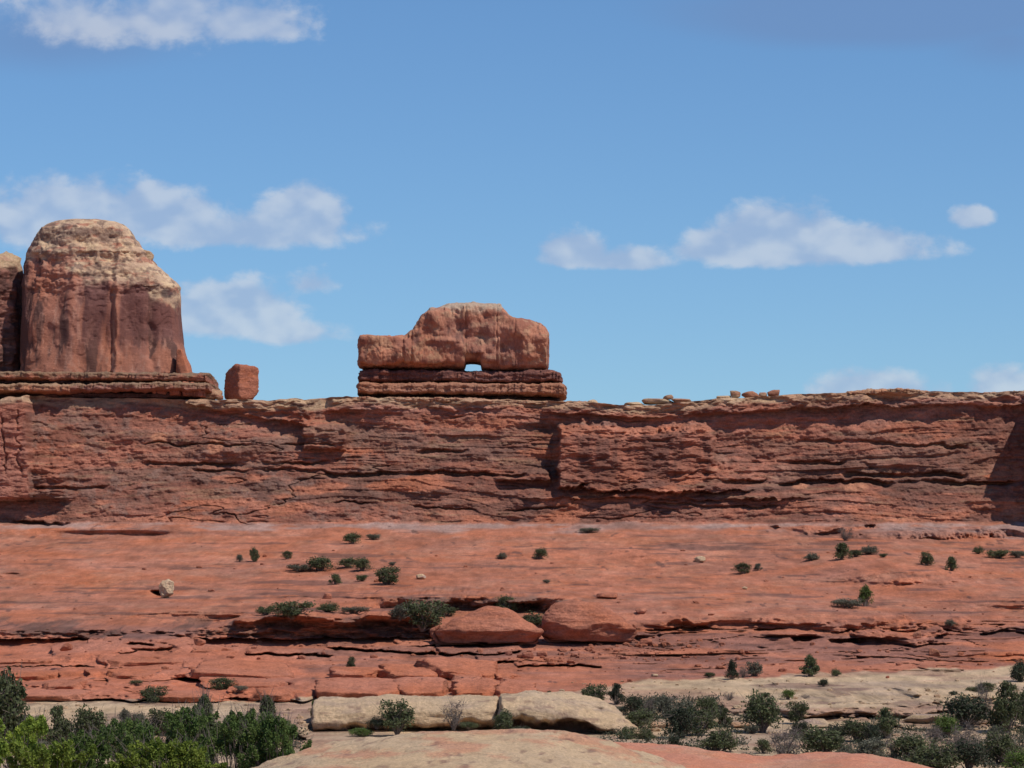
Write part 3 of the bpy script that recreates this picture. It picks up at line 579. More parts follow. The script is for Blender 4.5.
# --- balanced cubic boulder
a_ = R(50); pls = [(math.cos(a_), -math.sin(a_), .05, 1.0), (-math.cos(a_ + R(0)), math.sin(a_), 0, 1.0), (-math.sin(a_), -math.cos(a_), .10, .95), (math.sin(a_), math.cos(a_), 0, .95), (.10, 0, 1, 1.0), (-.5, 0, .87, 1.13), (.45, -.1, .9, 1.4), (0, 0, -1, 1.0), (.55, -.3, .75, 1.42), (-.6, -.6, -.5, 1.32), (.7, 0, -.7, 1.35)]
pls = np.array([np.array(q) / np.array([1, 1, 1, 1]) for q in pls], float); pls[:, :3] /= np.linalg.norm(pls[:, :3], axis=1)[:, None]
boulder('boulder', 241, 399, 35, 35, 'large squarish red boulder standing alone on the rim between butte and arch rock', base=DEEP * 1.1, alt=RED, seed=72, sub=5, pos=P(241, 398.8, 452), planes=pls, sharp=40, sink=.03, amp=.06, depth=.9)

# --- the arch rock
YA = 456
arch = empty('arch_rock', P(462, 400, YA)); tag(arch, 'shoe shaped red rock with a small window through its sole standing on the rim', 'arch rock')
st = [(360.5, 338, 368), (362, 337, 369), (375, 337, 369), (392, 337.5, 369.5), (405, 336.5, 369.5), (408, 334.5, 369.5), (414, 328, 369.5), (420, 320, 369.5), (424, 315.5, 369.5), (432, 310, 369.5), (440, 309, 370), (447, 306, 370), (456, 304.2, 370.5),
      (463.5, 304, 370.5), (464.5, 304, 369), (465.6, 304, 364.2), (470, 304, 363.4), (476, 304.3, 363.6), (481, 304.6, 364.5), (482.2, 304.7, 370), (483.5, 305, 371), (490, 305, 371), (498.5, 305.5, 371.5), (501, 309, 371.5), (506, 315, 372), (512, 319, 372), (520, 320, 372), (530, 321.5, 371.5), (540, 325, 371), (545, 328.5, 370.5), (547.5, 333, 370), (548.5, 340, 369)]
Va, Fa = loft_x(st, YA, 4.6, 4.6, 330, 150, 3); Fa = fix_faces(Va, Fa); N_ = vnorm(Va, Fa)
u_ = 512 + F * Va[:, 0] / YA; v_ = proj(0 * Va[:, 0], 0 * Va[:, 0] + YA, Va[:, 2])[1]
lat = (1 - .85 * ss(.5, .9, np.abs(N_[:, 2]))) * (1 - .7 * ss(.5, .9, np.abs(N_[:, 0])))
holef = 1 - np.exp(-((u_ - 473) / 12) ** 2) * (v_ > 355)
dd_ = fbm(Va * np.array([.2, .2, .26]), 3, .5, 81) * .9 + np.round(fbm(Va * np.array([.35, .35, .3]), 3, .5, 85) * 4) * .08 + fbm(Va * np.array([.8, .7, .8]), 4, .6, 82) * .16 + .14 * (np.abs((Va[:, 2] * .45 + .5 * fbm(Va * .2, 2, .5, 83)) % 1 - .5) * 2) ** .6
for (pxc, w0, dp) in ((384, .8, .14), (404, 1.6, .4), (412, 1.6, .3), (466, .9, .22), (515, .7, .14), (497, .7, .2)):
    dd_ -= dp * np.exp(-((u_ - pxc - 1.3 * fbm(np.stack([Va[:, 2] * .6, 0 * u_, 0 * u_ + pxc], 1), 3)) / w0) ** 2)
dd_ += .5 * ss(338, 344, v_) * (1 - ss(362, 367, v_)) * (u_ < 500)
dd_ += (.45 * (1 - ss(308, 326, v_)) * fbm(Va * np.array([.8, .6, 1.8]), 3, .6, 84))
Va = Va + N_ * (dd_ * (lat * holef) + .12 * fbm(Va * 1.2, 3, .6, 86) * holef)[:, None]
ca = mixc(np.broadcast_to(np.array([.42, .165, .09]), (len(Va), 3)).copy(), np.array([.27, .10, .062]), ss(-.05, .45, fbm(Va * np.array([.4, .4, .35]), 4, .6, 87) + .2 * ss(450, 500, u_)) * .8)
ca = mixc(ca, TAN, ss(.1, .5, fbm(Va * np.array([.5, .5, .9]), 4, .6, 88) + .15 * np.exp(-((v_ - 352) / 8) ** 2) * (u_ < 450)) * .55)
ca = mixc(ca, VARN * 1.4, ss(.3, .6, fbm(Va * np.array([.9, .9, .3]), 4, .6, 89)) * .6)
ca = mixc(ca, np.array([.42, .31, .22]), (1 - ss(309, 316, v_ + 5 * fbm(Va * .6, 3, .6, 90))) * (u_ > 424) * (u_ < 502) * .85)
mesh_obj('upper_rock', Va, Fa, M_SHEER, arch, np.clip(ca, .02, .7))
slab([(359, 372, 384), (364, 370.5, 384), (420, 370.5, 384), (455, 371, 384), (470, 372.2, 384.5), (485, 371.6, 385), (520, 371.5, 385), (552, 371.5, 385), (560, 374, 385), (562, 377, 385)], YA, 4.4, np.array([.17, .065, .05]), DEEP, 91, arch, strata=.25, amp=.14, m=80)
slab([(358, 385, 396), (362, 384, 396), (460, 384, 396.5), (461, 384.6, 396.5), (560, 384.5, 398.5), (566, 388, 399)], YA - .8, 5.2, np.array([.42, .18, .10]), DEEP, 92, arch, amp=.15, strata=.18, m=80, top=np.array([.38, .16, .085]))
slab([(362, 395, 400), (440, 396, 403), (500, 397, 405), (560, 398.5, 405)], YA + .4, 4.2, VARN * 1.2, VARN, 93, arch, strata=.02)
slab([(350, 398, 402), (470, 399, 403.5), (500, 401, 405), (596, 403, 407)], 451.2, 2.6, TAN, DEEP, 94, None, 'rim_slab').select_set(False)
tag(bpy.data.objects['rim_slab'], 'thin tan slab of bedrock lying along the rim below the arch rock', 'rock slab')

# --- small rocks along the rim
boulder('mushroom_rock', 592.5, 405, 12, 5.5, 'tiny pale rock perched on the rim just right of the arch rock', 'boulder', CREAM, TAN, 101, 3, pos=P(592.5, 405, 450))
for (px, py, w_, h_, lb, bs) in (
    (634, 405, 22, 4, 'flat pale slab at the left end of the low stack right of the arch rock', CREAM), (656, 403, 34, 5.5, 'widest pale slab of the low stack on the rim right of the arch rock', CREAM * .9),
    (669, 398.5, 11, 5, 'small knob topping the low stack of pale slabs on the rim', TAN), (682, 402, 22, 4.5, 'thin tan slab at the right end of the low stack on the rim', TAN),
    (724, 398.5, 15, 4, 'low pale rock just left of the rim boulder row', CREAM), (736, 397, 11, 8, 'greyish upright boulder, leftmost of the row on the rim', CREAM * .75), (750, 396.5, 18, 6.5, 'reddish boulder in the middle of the row on the rim', ORANGE * .85),
    (763, 396.5, 9, 5, 'small pale stone right of the reddish rim boulder', CREAM), (773, 395.5, 13, 6.5, 'orange brown boulder at the right end of the row on the rim', ORANGE * .75)):
    boulder('rim_rock', px, py, w_, h_, lb, 'boulder', bs, DEEP, int(px), 3, pos=P(px, py + .8, 450.2), group='small rocks on the rim')
slab([(846, 393, 396.5), (865, 390.5, 396), (900, 389.5, 395.5), (933, 392.5, 396)], 450.6, 2.4, TAN, ORANGE, 105, None, 'rim_slab'); tag(bpy.data.objects['rim_slab.001'], 'long low brown slab on the rim at the highest stretch right of the boulder row', 'rock slab')
slab([(962, 395.5, 399), (990, 393.5, 398), (1040, 390.5, 396)], 450.4, 2.2, TAN, DEEP, 106, None, 'rim_slab'); tag(bpy.data.objects['rim_slab.002'], 'thin tan slab on the rim running out of the right edge', 'rock slab')

# --- domes at the foot of the slope
def dome(name, lv, Yc, dr, label, base, alt, seed):
    V_, f = loft_z(lv, Yc, dr, 2.3, n=70, m=200); zt = (V_[:, 2] - V_[:, 2].min()) / (V_[:, 2].max() - V_[:, 2].min()); V_[:, 1] += (V_[:, 1] < Yc) * ss(.42, .16, zt + .15 * fbm(V_ * .3, 3, .5, seed)) * .75; V_ = rough(V_, f, .22, (.25, .25, .9), seed, strata=.16, sz=.9)
    c = colored(V_, base, alt, seed, .6, (.3, .3, 2.5))
    u2 = 512 + F * V_[:, 0] / Yc; v2 = proj(0 * V_[:, 0], 0 * V_[:, 0] + Yc, V_[:, 2])[1]
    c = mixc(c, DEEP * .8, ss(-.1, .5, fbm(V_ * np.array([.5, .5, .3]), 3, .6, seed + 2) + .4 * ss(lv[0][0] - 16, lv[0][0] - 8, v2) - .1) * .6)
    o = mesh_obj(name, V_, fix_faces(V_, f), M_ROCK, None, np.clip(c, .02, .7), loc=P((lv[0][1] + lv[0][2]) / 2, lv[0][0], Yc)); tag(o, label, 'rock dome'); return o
dome('rock_dome', [(643, 438, 536), (635, 433, 541), (631, 432, 543), (626, 440, 536), (620, 452, 527), (614, 464, 516), (609.5, 474, 506), (607, 482, 498)], 336, .55, 'low pointed red rock dome in front of the shadowed alcove', RED, DEEP, 111)
dome('rock_dome', [(641, 548, 630), (634, 541, 636), (629, 539, 637), (624, 541, 632), (617, 543, 621), (610, 548, 610), (604, 556, 598), (601, 566, 586), (600, 572, 580)], 337.5, .55, 'wide smooth red rock dome right of the pointed one', RED * 1.03, DEEP, 112)

# --- red slabby outcrops
oc = empty('rock_outcrop', P(140, 700, 305)); tag(oc, 'broad heap of cracked orange red slabs above the left pale bench', 'rock outcrop')
def oslab(par, a, b, t0, t1, bt0, Yc, hd, seed, shade=1.0, e=0):
    r = np.random.default_rng(seed); Yc = float(ybase(bt0)) + hd * .55; m = Yc / F; W_ = (b - a) / 2 * m; H_ = (bt0 - min(t0, t1)) / 2 * m
    tl = (t1 - t0) * m / (2 * W_)                               # tilt of the top
    pn = [(-tl * -1 * 0 + tl, -.10, 1, 1), (0, 0, -1, 1), (r.uniform(-.25, .25), -1, -.12, 1), (r.uniform(-.3, .3), 1, 0, 1), (1, r.uniform(-.8, .2), r.uniform(-.1, .3), 1), (-1, r.uniform(-.8, .2), r.uniform(-.1, .3), 1),
          (.6, -.9, .1, 1.18), (-.5, -1, .15, 1.16), (0, -.8, 1, .42 if bt0 - min(t0, t1) > 13 else .72), (.8, 0, 1, 1.36), (-.8, 0, 1, 1.36)]
    pn = np.array(pn, float); pn[:, :3] /= np.linalg.norm(pn[:, :3], axis=1)[:, None]; pn[4:, 3] *= r.uniform(.92, 1.04, len(pn) - 4)
    d, f = _ICO[5]; V_ = facet(d, pn, 34); V_ = V_ / np.array([(V_[:, 0].max() - V_[:, 0].min()) / 2, (V_[:, 1].max() - V_[:, 1].min()) / 2, (V_[:, 2].max() - V_[:, 2].min()) / 2])
    hd *= 1.25; V_ = V_ * np.array([W_ * 1.06, hd, H_ * 1.08]); c0 = P((a + b) / 2, (min(t0, t1) + bt0) / 2, Yc)
    V_[:, 0] += .5 * fbm(np.stack([V_[:, 1] * .8, V_[:, 2] * .4, 0 * V_[:, 0] + seed], 1), 3)
    V_[:, 1] += fbm(np.stack([V_[:, 0] * .4, 0 * V_[:, 0], 0 * V_[:, 2] + seed], 1), 4, .6, seed) * .6
    V_[:, 2] += V_[:, 0] * (-tl) * .5
    V_ = rough(V_ + c0, [f], .10, (.7, .7, 2.2), seed, strata=.05, sz=2)
    return mesh_obj('slab', V_, fix_faces(V_, [f]), M_ROCK, par, colored(V_, np.array([.53, .165, .075]) * shade, RED * .85, seed))
for i_, q in enumerate([(98, 134, 638, 637, 650, 320, 2.6), (120, 176, 635.5, 637, 643.5, 322, 3.0), (162, 205, 638, 642, 648, 319.5, 2.6), (178, 236, 645, 652, 657, 319.5, 2.6), (84, 120, 652, 651, 662, 316.5, 2.6), (-40, 58, 657, 658, 667, 0, 3), (112, 200, 656, 660, 668, 0, 3.2), (192, 292, 662, 671, 680, 0, 3.4), (-30, 74, 671, 672, 681, 0, 3), (100, 168, 670, 672, 681, 0, 2.8), (34, 96, 684, 681, 691, 0, 2.4), (214, 300, 680, 683, 691, 0, 2.8), (130, 236, 692, 694, 701, 0, 2.4), (-40, 110, 691, 692, 700, 0, 2.6), (238, 312, 689, 690, 700, 0, 2.6)]):
    oslab(oc, *q, seed=200 + i_, shade=.9 + .1 * random.random())
oc2 = empty('rock_outcrop', P(430, 698, 300)); tag(oc2, 'stepped orange red slabs lying on the pale blocks in the middle', 'rock outcrop')
for i_, q in enumerate([(372, 440, 665, 667, 675, 305, 3), (422, 508, 660, 672, 679, 306, 3.5), (329, 378, 668, 669, 680, 303, 3), (376, 448, 669, 671, 681, 301.5, 3), (440, 494, 672, 674, 682, 302, 3), (490, 516, 673, 675, 681, 303, 2),
                        (314, 402, 680, 681, 698, 298, 4), (390, 452, 679, 680, 698, 299, 4), (446, 500, 679, 681, 698, 299.5, 4), (496, 538, 681, 687, 698, 300, 3.6)]):
    oslab(oc2, q[0], q[1], q[2], q[3], q[4], q[5] - 3, q[6], seed=240 + i_, e=2.6)

# --- pale undercut blocks
pb2 = empty('pale_rock_bench', P(475, 740, 288)); tag(pb2, 'cream rock bench split into two big blocks with an undercut rounded nose', 'rock bench')
def cblock(st, Yc, hd, seed, name='block'):
    V_, f = loft_x(st, Yc, hd, 2.8, None, 90, 5); zmid = V_[:, 2].min() + .45 * (V_[:, 2].max() - V_[:, 2].min())
    u2 = 512 + F * V_[:, 0] / Yc; v2 = proj(0 * V_[:, 0], 0 * V_[:, 0] + Yc, V_[:, 2])[1]
    topv = np.interp(u2, [s[0] for s in st], [s[1] for s in st]); botv = np.interp(u2, [s[0] for s in st], [s[2] for s in st]); t = (v2 - topv) / (botv - topv)
    fr = V_[:, 1] < Yc
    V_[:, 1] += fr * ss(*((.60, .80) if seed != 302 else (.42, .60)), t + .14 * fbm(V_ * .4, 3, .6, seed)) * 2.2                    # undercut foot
    V_ = rough(V_, f, .22, (.3, .3, 1.1), seed, strata=.12, sz=1.2)
    c = colored(V_, CREAM * 1.04, np.array([.44, .30, .20]), seed, .7, (.3, .3, 1.6))
    c = mixc(c, ORANGE * .8, ss(.45, .8, t) * ss(-.1, .5, fbm(V_ * .7, 3, .6, seed + 5)) * .6)
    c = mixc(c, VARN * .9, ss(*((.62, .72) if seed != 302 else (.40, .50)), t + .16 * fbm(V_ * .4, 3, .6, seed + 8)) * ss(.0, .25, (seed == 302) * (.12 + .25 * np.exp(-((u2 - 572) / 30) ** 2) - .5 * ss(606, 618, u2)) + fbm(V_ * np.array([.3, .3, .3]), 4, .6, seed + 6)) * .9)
    c = mixc(c, VARN * 2, ss(.35, .7, fbm(V_ * np.array([.6, .6, 4]), 3, .6, seed + 7)) * .5)
    mesh_obj(name, V_, fix_faces(V_, f), M_ROCK, pb2, np.clip(c, .02, .75))
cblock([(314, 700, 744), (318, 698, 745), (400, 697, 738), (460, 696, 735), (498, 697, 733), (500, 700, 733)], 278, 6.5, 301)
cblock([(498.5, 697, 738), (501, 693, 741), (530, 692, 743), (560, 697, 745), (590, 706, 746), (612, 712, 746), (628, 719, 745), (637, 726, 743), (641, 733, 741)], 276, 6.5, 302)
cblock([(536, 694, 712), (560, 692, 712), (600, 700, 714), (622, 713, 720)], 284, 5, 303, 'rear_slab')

# --- loose boulders on the slope
def wh(px, py, w_, h_, lb, base=RED, alt=DEEP, seed=0, **k): return boulder('boulder', px, py, w_, h_, lb, 'boulder', base, alt, seed or int(px * 7 + py), k.pop('sub', 4), **k)
wh(165.5, 597.5, 15.5, 19, 'pale cream boulder standing alone on the red slope at the left', CREAM * 1.1, np.array([.42, .22, .14]), 23, sink=.04, sharp=60, amp=.09, sub=5)
wh(421.5, 579, 10, 5.5, 'small whitish boulder on the slope right of the spiky juniper', CREAM * 1.1, PALE, 22); wh(700.5, 562, 11, 6.5, 'small pale boulder on the open slope below the projecting block', CREAM, TAN, 23)
wh(745.5, 589, 6, 3, 'tiny pale stone on the bare slope under the small boulder', CREAM, TAN, 24); wh(328, 598, 10, 6.5, 'small red boulder on the slope above the spreading bushes', RED, DEEP, 25)
wh(641, 613.5, 12, 6.5, 'red boulder resting just right of the wide dome top', RED, DEEP, 26); wh(551, 638, 13, 6, 'flat reddish stone between the two rock domes', DEEP, RED, 27)
wh(647, 645, 13, 6.5, 'dark red boulder on the layered slope right of the domes', DEEP, RED, 28); wh(935, 656, 13, 8, 'rust coloured boulder on the layered rock at the right', ORANGE * .8, DEEP, 29)
wh(508, 655, 8, 5, 'leftmost small red stone on the layered slope below the domes', DEEP, RED, 30); wh(527, 658, 12, 7, 'largest red rubble boulder below the pointed dome', DEEP, RED, 31); wh(543, 656, 11, 6, 'red rubble boulder just right of the largest one below the domes', DEEP, RED, 32)
wh(655.5, 676, 7, 3, 'small pale stone at the upper edge of the pale bench', CREAM, TAN, 33); wh(630, 681, 5, 3.5, 'tiny dark red stone on the pale bench near the undercut nose', DEEP, RED, 34); wh(887, 678, 4, 3, 'tiny dark red stone on the pale bench at the right', DEEP, RED, 35)
wh(586, 594.5, 0.1 + 19, 4.5, 'thin flat red flake lying above the wide dome', RED, DEEP, 36) if False else None
wh(607, 598, 21, 6, 'thin flat red flake lying on the slope above the wide dome', RED, DEEP, 36, depth=1.2)
wh(200, 642, 13, 8, 'small round red knob on the right shoulder of the slab heap', RED, DEEP, 37, pos=P(200, 646, 318)); wh(66.5, 651, 13, 8, 'round red boulder left of the slab heap crest', RED, DEEP, 38, pos=P(66.5, 651, 318))
wh(918, 638, 9, 7, 'orange rock on the dark ledge at the right', ORANGE, RED, 39); wh(895, 640, 14, 5, 'flat orange rock left of the orange rock on the dark ledge', ORANGE, DEEP, 40)
wh(740, 728, 20, 6, 'flat orange slab among the wash bushes', np.array([.50, .27, .14]), TAN, 41, depth=1.2); wh(718, 723, 16, 6, 'pale flat slab left of the orange one among the wash bushes', CREAM, TAN, 42, depth=1.2)
wh(660, 728, 22, 6, 'tan slab lying behind the bushes right of the undercut nose', TAN * 1.1, CREAM, 43); wh(815, 728, 34, 9, 'broad pale rock in the wash below the undercut pale bench', CREAM * .9, PALE, 44); wh(925, 724, 44, 9, 'long pale ledge block in the wash right of centre', CREAM * .85, PALE, 45); wh(986, 724, 14, 8, 'small stepped pale block beside the tall dark bush in the wash', CREAM * .8, PALE, 46)
wh(50, 741, 46, 9, 'pale flat rock behind the near bushes at the left', CREAM, PALE, 47)

# rubble too small to count
def rubble(name, n, regs, seed, smin, smax, base, alt, label):
    r = np.random.default_rng(seed); d, f = _ICO[2] if 2 in _ICO else ico(2); d1, f1 = ico(1); vs, fs, k = [], [], 0
    for _ in range(n):
        u0, u1, v0, v1 = regs[r.integers(len(regs))]; p = pick(r.uniform(u0, u1), r.uniform(v0, v1)); s = smin * (smax / smin) ** (r.random() ** 2.2)
        q = facet(d1, rnd_planes(int(r.integers(1e6)), 5), 12) * np.array([1, .9, .6]) * s * r.uniform(.7, 1.3, 3) + p + np.array([0, 0, s * .25]); vs.append(q); fs.append(f1 + k); k += len(q)
    V_ = np.concatenate(vs); o = mesh_obj(name, V_, np.concatenate(fs), M_ROCK, None, colored(V_, base, alt, seed, .9, (3, 3, 3)), False); tag(o, label, 'rubble', kind='stuff')
rubble('rubble', 620, [(0, 1024, 640, 672), (480, 760, 636, 668), (560, 700, 640, 660), (0, 1024, 540, 620), (200, 640, 640, 660)], 5, .08, .42, RED * .8, DEEP, 'small red stones scattered over the slope')
rubble('gravel', 420, [(600, 1024, 700, 766), (560, 1024, 680, 705), (0, 320, 702, 730)], 6, .07, .4, CREAM * .9, TAN, 'pale stones and gravel on the bench and wash')

# ------------------------------------------------------------------ plants
def leaf_mat(name, c1, c2, trans=.25):
    m = bpy.data.materials.new(name); m.use_nodes = True; t = NT(m.node_tree); b = t.n['Principled BSDF']; b.inputs['Roughness'].default_value = .75; b.inputs['Specular IOR Level'].default_value = .2
    pos = t.node('ShaderNodeNewGeometry').outputs['Position']; oi = t.node('ShaderNodeObjectInfo').outputs['Random']
    ri = t.node('ShaderNodeNewGeometry').outputs['Random Per Island']
    n = t.noise(pos, 2.2, 3, .6); f_ = t.math('ADD', t.math('MULTIPLY', t.ramp(n, .35, .65), .55), t.math('MULTIPLY', ri, .45))
    c = t.mix(f_, (*c1, 1), (*c2, 1)); hs = t.node('ShaderNodeHueSaturation'); t.put(hs.inputs['Color'], c); t.put(hs.inputs['Value'], t.math('ADD', .8, t.math('MULTIPLY', oi, .4)))
    t.put(b.inputs['Base Color'], hs.outputs[0])
    tr = t.node('ShaderNodeBsdfTranslucent'); t.put(tr.inputs[0], hs.outputs[0]); mx_ = t.node('ShaderNodeMixShader'); mx_.inputs[0].default_value = trans
    t.l.new(b.outputs[0], mx_.inputs[1]); t.l.new(tr.outputs[0], mx_.inputs[2]); t.l.new(mx_.outputs[0], t.n['Material Output'].inputs[0]); return m
LM = {'juniper': leaf_mat('juniper_leaf', (.058, .075, .034), (.135, .145, .065)), 'sage': leaf_mat('sage_leaf', (.10, .105, .075), (.19, .18, .125)),
      'green': leaf_mat('green_leaf', (.075, .125, .030), (.17, .22, .055), .35), 'dark': leaf_mat('dark_leaf', (.035, .045, .028), (.075, .085, .048)), 'dry': leaf_mat('dry_twig', (.10, .085, .075), (.20, .165, .15)),
      'lime': leaf_mat('lime_leaf', (.13, .20, .033), (.33, .39, .065), .4), 'deep': leaf_mat('near_juniper_leaf', (.055, .105, .028), (.17, .22, .06), .35)}
SCRUB = 1
bm_ = bpy.data.materials.new('bark'); bm_.use_nodes = True; tb = NT(bm_.node_tree); bb = tb.n['Principled BSDF']; bb.inputs['Roughness'].default_value = .9
tb.put(bb.inputs['Base Color'], tb.mix(tb.noise(tb.node('ShaderNodeNewGeometry').outputs['Position'], 9, 4), (.09, .065, .05, 1), (.24, .19, .16, 1)))
def tubes(segs, sides=5):
    vs, fs, k = [], [], 0
    for a, b, ra, rb in segs:
        a, b = np.array(a, float), np.array(b, float); d = b - a; d /= np.linalg.norm(d) + 1e-9; u = np.cross(d, [0.3, .2, 1.0]); u /= np.linalg.norm(u) + 1e-9; w2 = np.cross(d, u); t = np.arange(sides) * 2 * math.pi / sides
        c = np.cos(t)[:, None] * u + np.sin(t)[:, None] * w2; vs += [a + c * ra, b + c * rb]; i = np.arange(sides); j = (i + 1) % sides
        fs.append(np.stack([i, j, j + sides, i + sides], 1) + k); k += 2 * sides
    return np.concatenate(vs), np.concatenate(fs)
def plant_mesh(kind, seed, nleaf, leaf, clumps, shape):
    """unit plant: about 1 wide (radius .5) and 1 tall, foot at the origin"""
    r = np.random.default_rng(seed); cs = []
    for i in range(clumps):
        a = r.uniform(0, 2 * math.pi); q = math.sqrt(r.random())
        if shape == 'dome': h = r.uniform(.25, .95); rad_ = .42 * math.sqrt(max(.05, 1 - (h * .98) ** 2)) + .05
        elif shape == 'cone': h = r.uniform(.2, .95); rad_ = .42 * (1.05 - h)
        elif shape == 'tall': h = r.uniform(.15, .97); rad_ = .36 * math.sin(math.pi * min(1, .18 + h * .8)) + .04
        elif shape == 'low': h = r.uniform(.3, .8); rad_ = .46
        else: h = r.uniform(.18, .95); rad_ = .26 + .22 * h
        s = r.uniform(.11, .22) * (1.25 if shape in ('dome', 'low') else 1); cs.append((np.array([math.cos(a) * rad_ * q, math.sin(a) * rad_ * q, h * (1 - .5 * s)]), s))
    per = nleaf // clumps; P_, S_ = [], []
    for c, s in cs:
        g = r.normal(size=(per, 3)); g /= np.linalg.norm(g, axis=1)[:, None]; g *= (r.random((per, 1)) ** .45) * s * r.uniform(.7, 1.25, (1, 3)); g[:, 2] *= 1.05; P_.append(c + g)
    P_ = np.concatenate(P_); P_ = P_[P_[:, 2] > .03]; n = len(P_)
    a = r.normal(size=(n, 3)); a[:, 2] += .5; a /= np.linalg.norm(a, axis=1)[:, None]; b = np.cross(a, r.normal(size=(n, 3))); b /= np.linalg.norm(b, axis=1)[:, None]
    L = leaf * r.uniform(.6, 1.4, (n, 1)); asp = .22 if kind == 'dry' else .55
    q = np.stack([P_ - a * L - b * L * asp * .4, P_ + b * L * asp - a * L * .1, P_ + a * L, P_ - b * L * asp + a * L * .1], 1).reshape(-1, 3)
    segs = []
    for c, s in cs:
        mid = c * np.array([.45, .45, .5]) + r.normal(size=3) * .03; segs += [((c[0] * .05, c[1] * .05, -.06), mid, .022, .014), (mid, c, .014, .005)]
        for _ in range(3 if kind != 'dry' else 7): segs.append((c, c + r.normal(size=3) * s * .8 + np.array([0, 0, s * .3]), .006, .002))
    return (q, np.arange(4 * n).reshape(-1, 4)), tubes(segs, 4)
PROTO = {}
def proto(kind, shape, var, near=False):
    k = (kind, shape, var, near)
    if k not in PROTO:
        nl, lf, cl_ = ((2600, .034, 34) if kind != 'dry' else (900, .035, 26)) if not near else (26000, .0125, 95)
        (q, f), (tv, tf) = plant_mesh(kind, hash((shape, var)) % 1 + 1000 * var + {'dome': 1, 'cone': 2, 'tall': 3, 'low': 4, 'fan': 5}[shape] + (50 if near else 0), nl, lf, cl_, shape)
        PROTO[k] = (mesh_tmp('foliage', q, f, LM[kind]), mesh_tmp('stems', tv, tf, bm_))
    return PROTO[k]
def mesh_tmp(name, V_, f, mat):
    me = bpy.data.meshes.new(name); me.vertices.add(len(V_)); me.vertices.foreach_set('co', V_.astype(np.float32).ravel()); me.loops.add(f.size); me.loops.foreach_set('vertex_index', f.ravel().astype(np.int32))
    me.polygons.add(len(f)); me.polygons.foreach_set('loop_start', (np.arange(len(f)) * 4).astype(np.int32)); me.update(calc_edges=True); me.materials.append(mat); return me
def plant(px, py, wpx, hpx, kind, shape, label, cat='bush', name='bush', group=None, pos=None, near=False, var=None, sink=.04):
    p = pick(px, py) if pos is None else np.array(pos, float); m = p[1] / F
    var = random.randrange(3) if var is None else var; fm, tm = proto(kind, shape, var, near)
    o = empty(name, p - np.array([0, 0, sink * hpx * m]), random.uniform(0, 6.28) if not near else 0)
    o.scale = (wpx * m * 1.22,) * 2 + (hpx * m * 1.2,)
    a = bpy.data.objects.new('foliage', fm); b = bpy.data.objects.new('stems', tm)
    for c in (a, b): COL.objects.link(c); c.parent = o
    tag(o, label, cat, group); return o
J, S_, Gn, Dk, Dr = 'juniper', 'sage', 'green', 'dark', 'dry'
gs = 'bushes scattered on the red slope'
